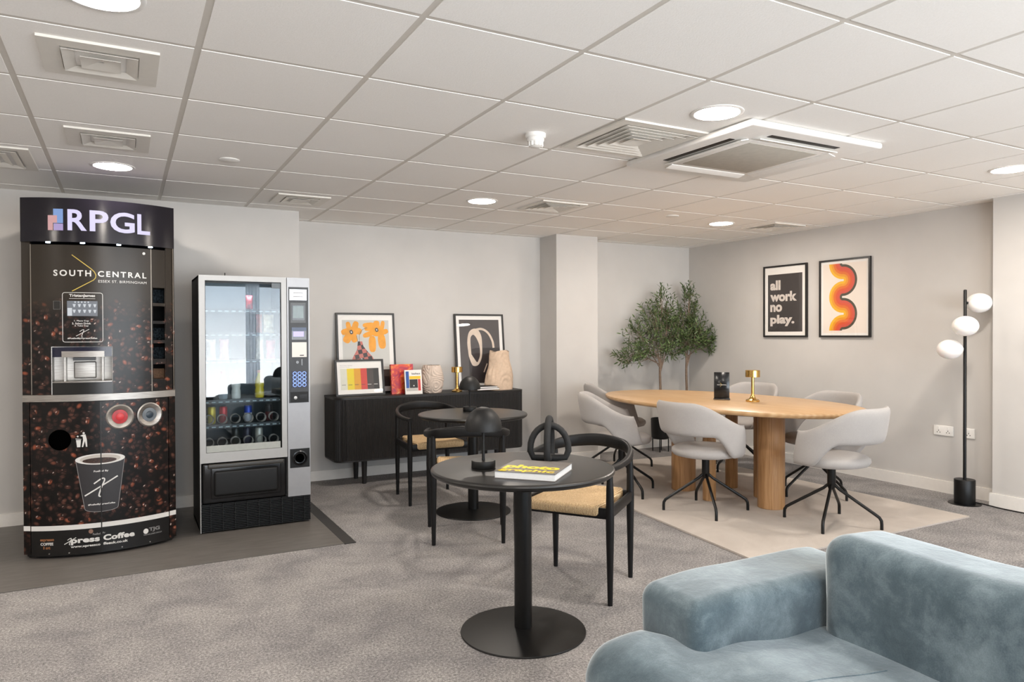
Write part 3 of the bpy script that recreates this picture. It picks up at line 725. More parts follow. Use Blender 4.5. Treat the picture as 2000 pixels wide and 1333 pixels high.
# ------------------------------------------------------------------ snack vending machine (local: front left bottom corner)
vm = thing('vending_machine', 'silver and black glass-fronted snack and drinks vending machine', 'vending machine', (.427, 5.04, 0))
W, D, HT = .704, .54, 1.69
obj('cabinet', MB().box(0, .012, .03, D, .012, HT).box(W-.012, W, .03, D, .012, HT).box(0, W, D-.012, D, .012, HT).box(0, W, .03, D, HT-.015, HT).box(0, W, .03, D, .012, .03).box(.545, .557, .05, D, .03, HT), M['side_dark'], vm)
obj('liner', MB().box(.012, .018, .06, D-.012, .47, HT-.015).box(.539, .545, .06, D-.012, .47, HT-.015).box(.012, .545, D-.018, D-.012, .47, HT-.015).box(.012, .545, .06, D-.012, .47, .48), mat('vending_liner', '#4c565c', .5), vm)
dr = MB()
for x0, x1, z0, z1 in ((0, .036, .465, HT), (.515, .549, .465, HT), (.036, .515, 1.655, HT), (.036, .515, .465, .53)): dr.box(x0, x1, 0, .05, z0, z1)
df = obj('door', dr, M['silver_frame'], vm)
obj('glass', MB().box(.036, .515, .014, .018, .53, 1.655), M['vend_glass'], df)
obj('inner_edge', MB().box(.036, .039, .004, .05, .53, 1.655).box(.512, .515, .004, .05, .53, 1.655).box(.036, .515, .004, .05, 1.652, 1.655), M['black_matte'], df)
obj('badge', MB().box(.455, .512, .009, .0135, 1.615, 1.65), mat('badge_grey', '#5d6468', .4), df)
obj('sill', MB().box(.038, .505, .006, .013, .532, .575), mat('sill_grey', '#a5a8a2', .4), df)
obj('light_strip', MB().box(.06, .5, .07, .09, 1.658, 1.668), emit('vending_light', (.85, .93, 1), 34), vm)
sh = [1.47, 1.31, 1.13, .865, .70, .545]
for z in sh: 
    s_ = obj('shelf', MB().box(.02, .538, .075, D-.03, z-.004, z), mat('shelf_dark', '#262c30', .5), vm)
    obj('price_rail', MB().box(.02, .538, .068, .075, z-.022, z+.004), mat('rail', '#1d2529', .4), s_)
    pt = MB()
    for k in range(12): pt.box(.035+k*.043, .06+k*.043, .0665, .068, z-.016, z-.008)
    obj('price_tags', pt, mat('price_tags', '#98a8ac', .5), s_)
for z in (.70, .545):
    for k in range(6):
        x = .064+k*.083
        obj('spiral', MB().tube([(x+.03*math.cos(a), .088+.009*a/PI, z+.036+.03*math.sin(a)) for a in [PI*q/8-PI/2 for q in range(0, 57)]], .0018, 6), M['steel'], vm)
cp = MB().box(.553, W, 0, .05, .515, HT).box(.553, W, 0, .05, .19, .384).box(.553, .566, 0, .05, .384, .515).box(.699, W, 0, .05, .384, .515)
co = obj('control_column', cp, M['silver'], vm)
pn = obj('control_panel', MB().box(.563, .695, -.004, .002, .832, 1.626), mat('panel_charcoal', '#2f3134', .45), vm)
def cx(px): return .552+(px-560)*.003455
def cz(py): return 1.3+(654.1-py)*.00352
def pb(name, a, b, c, d, m_, y=-.007, par=pn): return obj(name, MB().box(cx(a), cx(b), y, -.003, cz(d), cz(c)), m_, par)
pb('lit_label', 565, 598, 566, 587, emit('lit_label', '#e9eef6', 1.4))
for z_ in (573, 580): obj('label_line', strip([(cx(572), cz(z_)), (cx(591), cz(z_))], .006, lambda x, z: (x, -.0075, z)), M['grey_ink'], pn)
pb('card_reader', 566.5, 596, 592, 631, mat('reader_grey', '#55585a', .4)); pb('card_reader', 569.5, 593.5, 596, 626, M['black_gloss'], -.009)
pb('reader_window', 571, 591.5, 598, 622, mat('reader_window', '#6f7f80', .25), -.0105)
pb('display', 568.5, 597, 640, 664, M['black_gloss']); pb('display_screen', 571.5, 592, 648, 658, emit('display_screen', '#9a93d8', 1.3), -.0085)
pb('display_hood', 568.5, 597, 640, 647, mat('display_blue', '#1a3358', .3), -.009)
pb('payment_card', 569, 597.5, 669, 698, M['paper'])
obj('label_line', strip([(cx(584), cz(694.5)), (cx(592), cz(694.5))], .006, lambda x, z: (x, -.0075, z)), M['ink'], pn)
obj('lock', MB().lathe([(.01, 0), (.01, .006), (0, .006)], 16).map(lambda x, y, z: (x+cx(579), -.004-z, y+cz(708))), M['black_gloss'], pn)
pb('coin_slit', 587, 589, 702, 714, M['black_gloss'])
pb('keypad', 568, 599, 725, 758, mat('keypad_navy', '#0d1230', .4))
kg = emit('key_glow', '#7f9be8', 1.2)
for a in range(3):
    for b in range(4):
        obj('key', MB().lathe([(.0135, 0), (.0135, .003), (.0095, .0035)], 16, cap=False).map(lambda x, y, z: (x+cx(574+9.2*a), -.007-z, y+cz(730+7.4*b))), kg, pn)
pb('coin_return', 566, 600, 766, 786, M['black_matte']); pb('coin_slot', 582, 598, 771, 780, M['black_gloss'], -.009)
obj('coin_button', MB().lathe([(.011, 0), (.011, .006), (0, .007)], 16).map(lambda x, y, z: (x+cx(575), -.006-z, y+cz(777))), M['steel'], pn)
vp = obj('coin_cup', MB().box(.566, .699, .002, .04, .384, .515), M['black_matte'], vm)
obj('cup_ring', MB().lathe([(.052, 0), (.052, .008), (.044, .010), (.038, .0), (.03, -.001), (0, -.001)], 32, cap=False).map(lambda x, y, z: (x+.632, .001-z, y+.45)), M['black_gloss'], vp)
dt = obj('delivery_bay', MB().rbox(.268, .02, .137, .02, (.277, .028, .327), 3), M['black_gloss'], vm)
obj('flap', MB().rbox(.205, .012, .085, .018, (.285, .006, .325), 4), M['black_matte'], dt)
obj('flap_rim', MB().rbox(.225, .006, .105, .012, (.285, .010, .327), 3), M['black_gloss'], dt)
obj('handle_rail', MB().rbox(.24, .012, .016, .01, (.285, .004, .440), 3), mat('rail_grey', '#3d3b38', .3), dt)
gr = MB().box(.004, W, .02, .03, .012, .19)
for k in range(15): gr.box(.004, W, .004, .02, .018+k*.0115, .0225+k*.0115)
for k in range(9): gr.box(.06+k*.075, .064+k*.075, .001, .02, .014, .188)
obj('grille', gr, M['black_matte'], vm, sharp=20)
obj('edge_strip', MB().box(-.001, .004, -.001, .03, .012, HT), M['silver_frame'], vm)
obj('antenna', MB().lathe([(.003, 0), (.003, .025)], 8, (.17, .1, HT)), M['black_matte'], vm)
for x in (.04, W-.04):
    for y in (.06, D-.05): obj('foot', MB().lathe([(.018, 0), (.018, .014)], 12, (x, y, 0)), M['black_matte'], vm)
# goods in the machine
def vx(px): return .427+(px-388)*.00332
def can(px, z, c1, c2, label, grp='drink cans in the vending machine', y=5.225, r=.026, h=.115):
    t = thing('drink_can', label, 'can', (vx(px), y, z+.001), group=grp)
    obj('body', MB().lathe([(r*.86, 0), (r, .006), (r, h*.55), (r*.999, h*.55)], 24), mat('can_print', c1, .3, .3), t)
    obj('upper_band', MB().lathe([(r, h*.55), (r, h-.012), (r*.85, h-.002)], 24), mat('can_print', c2, .3, .3), t)
    obj('lid', MB().lathe([(r*.85, h-.003), (r*.8, h), (0, h-.003)], 24, cap=False), M['steel'], t)
    return t
can(415, .70, '#cdbb3a', '#d9c23a', 'yellow drink can at the left end of the upper can shelf')
can(437, .70, '#b34a4c', '#c9323a', 'red drink can second from the left on the upper can shelf')
can(485, .70, '#d8dde6', '#2546b0', 'blue and white drink can in the middle of the upper can shelf')
can(527, .70, '#5a1d1f', '#2a2426', 'dark maroon drink can at the right of the upper can shelf')
can(506, .545, '#c9c8bd', '#c9c8bd', 'pale silver drink can on the bottom shelf', y=5.215)
can(462, .545, '#4c4a42', '#3a3a36', 'dark drink can behind a spiral on the bottom shelf, left one', y=5.26)
can(484, .545, '#4a4656', '#3d3a4a', 'dark purple drink can behind a spiral on the bottom shelf', y=5.26)
def bottle(px, z, c, cap, label, r=.03, h=.19, y=5.2):
    t = thing('drink_bottle', label, 'bottle', (vx(px), y, z+.001), group='drink bottles in the vending machine')
    obj('body', MB().lathe([(r*.9, 0), (r, .01), (r, h*.28), (r*.88, h*.36), (r, h*.45), (r*.98, h*.6), (r*.45, h*.82), (r*.42, h*.9)], 24), mat('bottle_drink', c, .2), t)
    obj('cap', MB().lathe([(r*.48, h*.9), (r*.48, h), (0, h)], 16), mat('bottle_cap', cap, .4), t)
bottle(436, .865, '#8a98a2', '#b05a60', 'clear drink bottle with pinkish cap at the left of the bottle shelf')
bottle(461, .865, '#d9dcd8', '#d0d8dc', 'white drink bottle second from the left on the bottle shelf')
bottle(507, .865, '#d9c53c', '#d98a3c', 'yellow drink bottle with orange neck on the bottle shelf')
def packet(px, z, c, label, w_=.06, h=.14, y=5.2):
    t = thing('snack_packet', label, 'snack packet', (vx(px), y, z+.001), group='snack packets in the vending machine')
    def P(u, v): return ((u-.5)*w_*(1-.1*math.sin(PI*v)), -.022*math.sin(PI*v)*math.sin(PI*u), v*h)
    b = MB().sheet(P, 8, 10, .004); b2 = MB().sheet(lambda u, v: (P(u, v)[0], -P(u, v)[1], P(u, v)[2]), 8, 10, .004)
    obj('wrapper', b.add(b2.v, b2.f), mat('wrapper', c, .35, .2, var=.35, vs=45), t)
packet(414, 1.13, '#c9b5a4', 'beige snack packet at the left end of the packet shelf')
packet(439, 1.13, '#d6a2aa', 'pinkish snack packet second from left on the packet shelf')
packet(486, 1.13, '#4d4c46', 'dark silver snack packet in the middle of the packet shelf', .05, .15)
packet(508, 1.13, '#d8d3c8', 'white snack packet right of the dark packet', .055, .17)
packet(530, 1.13, '#d87c8a', 'pink snack packet at the right end of the packet shelf', .06, .13)
packet(507, 1.31, '#b3584c', 'reddish snack packet on the second shelf', .04, .13)
packet(526, 1.31, '#d9cdb0', 'cream snack packet at the right of the second shelf', .07, .13)
packet(488, 1.47, '#b94a50', 'red snack packet on the top shelf', .045, .1)

# ------------------------------------------------------------------ sideboard (local: left back bottom corner)
SX, SY, SW, SD = 1.562, 6.02, 1.838, .385
sb = thing('sideboard', 'long black slatted sideboard with rounded ends against the white wall', 'sideboard', (SX, SY, 0))
def side_path(inset=0, rc=.09):
    o = [(inset, SD)]
    for k in range(9):
        a = PI+PI/2*k/8; o.append((rc+(rc-inset)*math.cos(a), rc+(rc-inset)*math.sin(a)))
    for k in range(9):
        a = -PI/2+PI/2*k/8; o.append((SW-rc+(rc-inset)*math.cos(a), rc+(rc-inset)*math.sin(a)))
    return o+[(SW-inset, SD)]
pth = [Vector(p) for p in side_path(.008)]; prof = []
pitch, pos = .0128, 0.0
for a, b in zip(pth[:-1], pth[1:]):
    L = (b-a).length; t_ = (b-a)/L; n_ = Vector((t_.y, -t_.x)); k = 0.0
    while k < L:
        s_ = pos+k; prof.append(tuple(a+t_*k+n_*.007*abs(math.sin(PI*s_/pitch))**.6)); k += pitch/5
    pos += L
prof += [(SW-.008, SD), (.008, SD)]
obj('tambour_front', MB().prism(prof, .222, .742), M['side'], sb, sharp=50)
obj('top', MB().prism(side_path(0), .742, .762), M['side'], sb)
obj('bottom', MB().prism(side_path(.004), .208, .222), M['side'], sb)
for x in (.27, SW-.27):
    for y in (.085, SD-.045): obj('leg', MB().lathe([(.019, 0), (.026, .208)], 20, (x, y, 0)), M['side'], sb)
ST = .762

# ------------------------------------------------------------------ picture frames (local: bottom left, front faces -y)
def frame(name, label, w_, h, loc, rz=0, rx=0, bar=.016, dep=.022, cat_='framed print', group=None, mount=.04):
    t = thing(name, label, cat_, loc, rz, group, rx)
    f = MB().box(0, bar, 0, dep, 0, h).box(w_-bar, w_, 0, dep, 0, h).box(bar, w_-bar, 0, dep, 0, bar).box(bar, w_-bar, 0, dep, h-bar, h)
    obj('frame', f, mat('frame_black', '#1c1a19', .4), t, sharp=20)
    bd = obj('mount', MB().box(bar, w_-bar, .010, dep-.002, bar, h-bar), M['mat_board'], t)
    obj('glass', MB().box(bar, w_-bar, .005, .0065, bar, h-bar), M['picture_glass'], t)
    return t, bd
def flat(y=.0096): return lambda x, z: (x, y, z)
def add2(mb, o): return mb.add(o.v, o.f)
LEAN = R(-6)
# flower poster
t, b = frame('framed_print', 'portrait print of two orange flowers in a checked vase, leaning on the sideboard', .545, .735, (1.668, 6.325, ST+.0028), 0, LEAN)
obj('print', poly([(.055, .06), (.49, .06), (.49, .67), (.055, .67)], flat()), mat('print_grey', '#c9c8c2', .7, var=.02), b)
obj('print_table', poly([(.055, .06), (.49, .06), (.49, .215), (.055, .215)], flat(.0094)), mat('print_brown', '#33261f', .6), b)
yl = mat('print_orange', '#eb9d1c', .6, var=.12, vs=25)
def blob(cx_, cz_, rx_, rz_, rot, y=.0092):
    c_, s_ = math.cos(rot), math.sin(rot)
    return poly([(cx_+x*c_-z*s_, cz_+x*s_+z*c_) for x, z in [(rx_*math.copysign(abs(math.cos(a))**.7, math.cos(a)), rz_*math.copysign(abs(math.sin(a))**.7, math.sin(a))) for a in [2*PI*k/22 for k in range(22)]]], flat(y))
fl = MB(); 
for q in ((.115, .61, .022, .045, .2), (.175, .615, .028, .045, -.35), (.20, .57, .03, .035, 1.2), (.09, .565, .028, .045, -1.3), (.10, .50, .035, .04, -.5), (.16, .505, .03, .04, .4), (.14, .56, .05, .05, 0)): add2(fl, blob(*q, y=.0092-.00002*len(fl.f)))
obj('flower', fl, yl, b)
fl = MB()
for q in ((.30, .625, .055, .022, .1), (.375, .63, .03, .035, 0), (.43, .62, .02, .045, -.2), (.44, .56, .045, .024, .3), (.31, .545, .07, .024, .35), (.33, .45, .034, .075, 0), (.42, .475, .036, .07, .1), (.38, .57, .06, .05, 0), (.30, .59, .04, .02, 0)): add2(fl, blob(*q, y=.0092-.00002*len(fl.f)))
obj('flower', fl, yl, b)
for x, z in ((.138, .56), (.375, .58)):
    obj('flower_eye', blob(x, z, .015, .019, .3, .0088), M['ink'], b); obj('flower_eye', blob(x, z, .005, .008, .3, .0086), M['paper'], b)
obj('stem', strip(cat([(.21, .47), (.212, .53), (.24, .58), (.285, .60)], 6), .003, flat(.0088)), M['ink'], b)
obj('stem', strip([(.195, .47), (.185, .53)], .003, flat(.0088)), M['ink'], b)
vz = [(.195, .475), (.235, .475), (.245, .43), (.28, .385), (.33, .33), (.36, .25), (.36, .2), (.30, .2), (.28, .27), (.225, .325), (.175, .27), (.16, .2), (.105, .2), (.11, .25), (.15, .34), (.185, .40)]
def m_check():
    t_ = NT('vase_checks'); ck = t_.new('ShaderNodeTexChecker'); ck.inputs['Scale'].default_value = 26; ck.inputs['Color1'].default_value = lin('#2a2124'); ck.inputs['Color2'].default_value = lin('#c06a5e')
    t_.link(t_.coord((1, 0, 1), (0, R(12), 0)), ck.inputs['Vector']); t_.col(ck.outputs['Color']).set(Roughness=.6); return t_.m
obj('vase_motif', poly(vz, flat(.0087)), m_check(), b)
# small colour-chart poster in front
t, b = frame('framed_print', 'small landscape print of yellow and red colour bands in front of the flower print', .440, .318, (1.597, 6.115, ST+.004), R(3), R(-9))
for x0, x1, c_ in ((.045, .105, '#d9d8c8'), (.105, .168, '#e8cf2f'), (.168, .228, '#dfa02c'), (.228, .285, '#d2483f'), (.285, .345, '#48413f'), (.345, .395, '#2f2d2e')):
    obj('colour_band', poly([(x0, .055), (x1, .055), (x1, .24), (x0, .24)], flat()), mat('print_band', c_, .7, var=.02), b)
obj('lettering', text_fit('The Colour System', .045, .155, .262, .272, flat(.0095), .0), M['grey_ink'], b)
obj('lettering', text_fit('primary tones', .045, .13, .25, .257, flat(.0095), .0), M['grey_ink'], b)
for k in range(6): obj('caption', strip([(.055+.058*k, .098), (.09+.058*k, .098)], .004, flat(.0093)), M['paper'] if k > 3 else M['ink'], b)
# abstract poster
t, b = frame('framed_print', 'portrait print of pale loops on dark grey, leaning behind the folded-looking vase', .535, .735, (2.822, 6.325, ST+.0028), 0, LEAN)
obj('print', poly([(.05, .055), (.485, .055), (.485, .68), (.05, .68)], flat()), mat('print_dark', '#4c4645', .6), b)
obj('print_table', poly([(.14, .055), (.485, .055), (.485, .40), (.22, .40), (.14, .38)], flat(.0095)), mat('print_brown_dark', '#2a2223', .6), b)
pk = mat('print_cream', '#d8c6b4', .6)
def loop(outer, inner, y):
    n = len(outer); return MB().add([flat(y)(*p) for p in outer]+[flat(y)(*p) for p in inner], [(i, (i+1) % n, n+(i+1) % n, n+i) for i in range(n)])
oo = [(.14, .32), (.13, .45), (.15, .55), (.20, .59), (.25, .58), (.285, .52), (.29, .42), (.28, .31), (.24, .235), (.185, .225), (.16, .26)]
ii = [(.168, .34), (.165, .44), (.168, .50), (.19, .53), (.215, .52), (.245, .47), (.262, .41), (.262, .33), (.245, .285), (.225, .26), (.195, .30)]
oo = [tuple(p) for p in cat(oo+[oo[0]], 4)][:-1]; ii = [tuple(p) for p in cat(ii+[ii[0]], 4)][:-1]
obj('loop_motif', loop(oo, ii, .0092), pk, b)
obj('loop_motif', strip(cat([(.205, .575), (.29, .588), (.36, .55), (.405, .47), (.415, .40)], 6), .022, flat(.0090)), pk, b)
obj('loop_motif', strip([(.295, .16), (.335, .245)], .01, flat(.0090)), pk, b)
# wall posters on the right wall
t, b = frame('framed_print', 'framed dark poster reading all work no play on the right wall', .536, .724, (XR-.024, 5.297, 1.256), R(-90), 0, .017)
obj('print', poly([(.055, .055), (.48, .055), (.48, .635), (.055, .635)], flat()), mat('print_charcoal', '#3d3837', .5), b)
for s_, x1, z0, z1 in (('all', .215, .475, .575), ('work', .415, .360, .460), ('no', .235, .255, .33), ('play.', .385, .110, .225)):
    obj('lettering', text_fit(s_, .085, x1, z0, z1, flat(.0094), .045), mat('letter_cream', '#d3cac2', .6), b)
t, b = frame('framed_print', 'framed poster of a serpentine orange, red and olive stripe wave on the right wall', .532, .724, (XR-.024, 4.620, 1.256), R(-90), 0, .017)
obj('print', poly([(.04, .04), (.492, .04), (.492, .684), (.04, .684)], flat()), mat('print_cream_bg', '#eee2d6', .7, var=.01), b)
cols = ['#4a4535', '#d2523f', '#d9542c', '#df6f22', '#e79a1a', '#efb51c']
ax, ys, r0, r1 = .252, .155, .010, .146
for k, c_ in enumerate(cols):
    mm = mat('print_stripe', c_, .6, var=.02); st_ = MB(); bw = (r1-r0)/6
    ra, rb = r1-bw*(k+1), r1-bw*k                       # right lobes: olive outside
    la, lb = r0+bw*k, r0+bw*(k+1)                       # left lobes: olive inside
    zc = [.055+.007+ys*q for q in range(5)]             # centres, bottom to top
    for q, z in enumerate(zc):
        if q % 2: add2(st_, ring2d(ax, z, ra, rb, flat(.0094-.00003*k), -PI/2, PI/2))
        else:
            a0, a1 = (PI/2, PI) if q == 0 else ((PI, 1.5*PI) if q == 4 else (PI/2, 1.5*PI))
            add2(st_, ring2d(ax, z, la, lb, flat(.0094-.00003*k), a0, a1))
    obj('stripe', st_, mm, b)

# ------------------------------------------------------------------ things on the sideboard
def book(name, label, w_, h, th, loc, rz=0, rx=0, cov=None, group=None):
    t = thing(name, label, 'book', loc, rz, group, rx)
    c_ = obj('cover', MB().box(0, w_, 0, .0025, 0, h).box(0, w_, th-.0025, th, 0, h).box(0, .003, 0, th, 0, h), cov, t)
    obj('pages', MB().box(.003, w_-.003, .0025, th-.0025, .002, h-.002), M['paper'], t)
    return t, c_
def m_redbook():
    t_ = NT('red_cover'); a = t_.noise(t_.coord(), 9, 5, .6, 2.5); t_.col(t_.ramp(a, [(.3, lin('#7b2a5c')), (.42, lin('#b5242f')), (.52, lin('#d3442a')), (.6, lin('#e08a2e')), (.7, lin('#d9b5a0'))])); t_.set(Roughness=.35); return t_.m
book('book', 'tall red and orange patterned book standing on the sideboard', .213, .268, .03, (2.108, 6.17, ST), 0, R(-7), m_redbook())
t, c_ = book('book', 'small white book with colour blocks propped in front of the red book', .164, .218, .012, (2.205, 6.085, ST), 0, R(-8), M['paper'])
for x0, x1, z0, z1, col_ in ((.012, .042, .055, .205, '#1f4f9a'), (.045, .152, .135, .162, '#e6bf25'), (.045, .122, .055, .133, '#1e1c1c'), (.125, .15, .03, .133, '#c8332e'), (.012, .122, .028, .053, '#b9b6b0')):
    obj('colour_block', poly([(x0, z0), (x1, z0), (x1, z1), (x0, z1)], flat(-.0006)), mat('cover_block', col_, .5), c_)
obj('cover_dot', poly(circ(.085, .075, .006, 14), flat(-.0009)), M['paper'], c_)
obj('lettering', text_fit('bauhaus', .07, .15, .176, .193, flat(-.0008), .02), M['ink'], c_)
def m_ceramic(name, c0, c1): return mat(name, c1, .85, var=.08, vs=40, bump=.3)
# ribbed round vase
cer = m_ceramic('beige_ceramic', '', '#cdbcae')
t = thing('vase', 'round beige vase with swirling ribs standing on the sideboard', 'vase', (2.50, 6.19, ST))
def vP(u, v):
    a = 2*PI*u; z = v*.252
    r = .112*math.sin(PI*(.28+.55*v))**.7+.004
    r = .060+.049*math.sin(PI*(.17+.73*v))
    n1 = noise.noise(Vector((math.cos(a)*1.1, math.sin(a)*1.1, v*1.6)))*5
    rib = abs(math.sin(11*(v*1.0+.55*math.sin(a+.6)*v+.25*n1)+a))
    r += .009*(rib**.55-.6)
    return (r*math.cos(a), r*math.sin(a), z)
def closed_surf(P, nu, nv, top=True):
    mb = MB(); vs = [P(i/nu, j/nv) for i in range(nu) for j in range(nv+1)]; fs = []
    for i in range(nu):
        k = (i+1) % nu
        for j in range(nv): fs.append((i*(nv+1)+j, k*(nv+1)+j, k*(nv+1)+j+1, i*(nv+1)+j+1))
    fs.append(tuple(i*(nv+1) for i in range(nu))[::-1])
    if top: fs.append(tuple(i*(nv+1)+nv for i in range(nu)))
    return mb.add(vs, fs)
obj('body', closed_surf(vP, 96, 60, False), cer, t, 60)
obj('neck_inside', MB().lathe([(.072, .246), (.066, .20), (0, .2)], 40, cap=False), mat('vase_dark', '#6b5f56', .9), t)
# folded sack-like vase
cer2 = m_ceramic('tan_ceramic', '', '#cdb49c')
t = thing('vase', 'tall tan vase shaped like crumpled folds standing by the loops print', 'vase', (3.197, 6.17, ST))
def wP(u, v):
    a = 2*PI*u; z = v*.372
    wv = .142-.048*sstep(.35, .95, v)+.006*math.sin(9*v)
    n1 = noise.noise(Vector((math.cos(a)*1.4, math.sin(a)*1.4, v*2.6)))
    rib = math.sin(26*(v*.8+.35*math.sin(2*a+1))+6*n1)
    r = 1+.13*n1+.03*rib*sstep(.0, .15, v)
    return (wv*r*math.cos(a), .62*wv*r*math.sin(a), z+.008*math.sin(3*a)*v)
obj('body', closed_surf(wP, 96, 60, False), cer2, t, 60)
obj('neck_inside', MB().lathe([(.085, .365), (.08, .3), (0, .3)], 40, sy=.6, cap=False), M['vent_dark'], t)
# flat books by the folded vase
t, c_ = book('book', 'lower of two thin black books lying flat on the sideboard', .24, .17, .018, (2.80, 6.06, ST+.018), 0, R(90), M['black_matte'])
t.rotation_euler = (R(90), 0, R(4)); t.location = (2.83, 6.10, ST+.0185)
t, c_ = book('book', 'upper of two thin black books lying flat on the sideboard', .225, .15, .016, (0, 0, 0), 0, R(90), M['black_matte'])
t.rotation_euler = (R(90), 0, R(-2)); t.location = (2.845, 6.11, ST+.0350)
def gold_lamp(loc, label, s_=1.0):
    t = thing('table_lamp', label, 'table lamp', loc, group='small gold table lamps')
    obj('base', MB().lathe([(.052*s_, 0), (.053*s_, .003), (.053*s_, .012*s_), (.046*s_, .017*s_), (.03*s_, .022*s_), (.02*s_, .034*s_), (.014*s_, .05*s_), (.012*s_, .06*s_)], 40), M['gold'], t)
    obj('stem', MB().lathe([(.012*s_, .05*s_), (.012*s_, .20*s_)], 24), M['gold'], t)
    obj('shade', MB().lathe([(.012*s_, .196*s_), (.054*s_, .195*s_), (.056*s_, .197*s_), (.056*s_, .247*s_), (.053*s_, .25*s_), (0, .25*s_)], 48), M['gold'], t)
gold_lamp((2.728, 6.13, ST), 'small gold table lamp with round shade on the black sideboard', .93)

# ------------------------------------------------------------------ black cafe tables, lamps, chairs
def cafe_table(x, y, label):
    t = thing('cafe_table', label, 'table', (x, y, 0), group='round black pedestal tables')
    obj('tabletop', MB().lathe([(0, .688), (.355, .688), (.385, .693), (.397, .702), (.400, .710), (.398, .716), (.392, .7195), (.385, .7205), (0, .7205)], 96), M['black_table'], t)
    obj('column', MB().lathe([(.0385, .008), (.0385, .688)], 32), M['black_metal'], t)
    obj('base', MB().lathe([(.272, 0), (.274, .004), (.272, .008), (.20, .013), (.05, .022), (0, .022)], 72), M['black_metal'], t)
    obj('mounting_plate', MB().lathe([(.14, .680), (.14, .688)], 32), M['black_metal'], t)
TF, TB = (1.525, 2.728), (2.242, 4.755); TT = .7205
cafe_table(*TF, 'round black pedestal table in front with the photo book on it')
cafe_table(*TB, 'round black pedestal table farther back, before the sideboard')
def dome_lamp(x, y, label):
    t = thing('table_lamp', label, 'table lamp', (x, y, TT), group='black dome table lamps')
    obj('base', MB().lathe([(.051, 0), (.052, .002), (.052, .03), (.050, .033), (0, .033)], 48), M['black_matte'], t)
    obj('stem', MB().lathe([(.0065, .033), (.0065, .15), (.011, .152), (.011, .18)], 20), M['black_matte'], t)
    R_ = .0815; pr = [(R_*math.cos(R(q)), .166+.098*math.sin(R(q))) for q in range(0, 91, 6)]
    obj('shade', MB().lathe(pr+[(0, .26)]+[(p[0]*.97, p[1]-.003) for p in pr[::-1]], 56, cap=False), M['black_matte'], t, 60)
dome_lamp(1.365, 2.79, 'black dome table lamp on the front round table')
dome_lamp(2.285, 4.90, 'black dome table lamp on the farther round table')
# photo book: corners measured on the table
bk = thing('book', 'thick grey photography book with yellow lettering lying on the front table', 'book', (1.302, 2.566, TT), math.atan2(2.378-2.566, 1.474-1.302))
BW, BD, BTk = .255, .272, .030
bc = obj('cover', MB().box(0, BW, 0, BD, BTk-.0025, BTk).box(0, BW, 0, BD, 0, .0025).box(0, BW, BD-.003, BD, 0, BTk), mat('book_grey', '#6a6561', .45), bk)
obj('pages', MB().box(.003, BW-.003, .003, BD-.003, .0025, BTk-.0025), mat('book_pages', '#d9d9d8', .7, var=.03, vs=200), bk)
top = lambda x, z: (x, z, BTk+.0006)
ye = mat('book_yellow', '#e3cb1d', .5); pu = mat('book_mauve', '#6d5454', .5)
obj('lettering', text_fit('photo', .012, BW-.012, .06, .155, top, .05), ye, bc)
obj('lettering', text_fit('photo', .014, BW-.02, .004, .075, lambda x, z: (x, z, BTk+.0004), .05), pu, bc)
obj('lettering', text_fit('graphic', .012, BW-.014, .004, .065, lambda x, z: (x, z, BTk+.0009), .03), ye, bc)
# knot sculpture
sc = thing('sculpture', 'black knot sculpture of two interlocking loops on the front table', 'ornament', (1.69, 2.775, TT), R(-30))
blk = mat('black_resin', '#161616', .75, bump=.3, vs=60)
def dloop(w_, h, rot, nz=14):
    pts = [(-w_*.85, .02), (-w_, .05)]+[(-w_*math.cos(PI*k/nz), .06+(h-.06)*math.sin(PI*k/nz)) for k in range(1, nz)]+[(w_, .05), (w_*.85, .02), (w_*.4, .017), (0, .017), (-w_*.4, .017)]
    c_, s_ = math.cos(rot), math.sin(rot)
    return [(x*c_, x*s_, z) for x, z in pts]
obj('wide_loop', MB().tube(dloop(.086, .165, 0), .0148, 14, closed=True), blk, sc)
obj('tall_loop', MB().tube(dloop(.058, .196, R(78)), .0152, 14, closed=True), blk, sc)

def black_chair():
    t = thing('dining_chair', '', 'chair', group='black cord-seat chairs')
    for x, y, h in ((-.245, -.215, .650), (.245, -.215, .650), (-.215, .215, .672), (.215, .215, .672)):
        obj('leg', MB().lathe([(.012, 0), (.0185, .30), (.0205, .43), (.018, .55), (.013, h)], 20, (x, y, 0)), M['black_wood'], t)
    for s_ in (-1, 1):
        obj('side_rail', MB().tube([(s_*.24, -.21, .435), (s_*.218, .21, .435)], (.011, .026), 12, up=(0,0,1), power=4), M['black_wood'], t)
    for x, y in ((.245, -.215), (.215, .215)):
        obj('cross_rail', MB().tube([(-x, y, .437), (x, y, .437)], (.012, .027), 12, up=(0,0,1), power=4), M['black_wood'], t)
    def sag(p):
        k = 1-.1*(p.y+.24)/.48
        z = p.z
        if z > 0: z -= .016*(1-(p.x/.2)**2)*(1-(p.y/.24)**2) if abs(p.x) < .2 and abs(p.y) < .24 else 0
        return (p.x*k, p.y, z)
    obj('seat', MB().rbox(.196, .236, .029, .024, (0, 0, .447), 4, 12, 12, 2, sag), M['cord'], t, 60)
    hf = [(-.245, -.24, .652), (-.262, -.12, .655), (-.262, .02, .663), (-.228, .17, .680), (-.15, .265, .698), (0, .305, .710)]
    full = hf+[(-x, y, z) for x, y, z in hf[-2::-1]]
    pts = cat(full, 8); n = len(pts); rad = []
    for k in range(n):
        q = sstep(.18, .95, 1-abs(2*k/(n-1)-1)); rad.append((.0165-.003*q, .0145+.0195*q))
    obj('backrest', MB().tube(pts, rad, 16, up=(0,0,1), power=3), M['black_wood'], t, 50)
    return t
ch = black_chair()
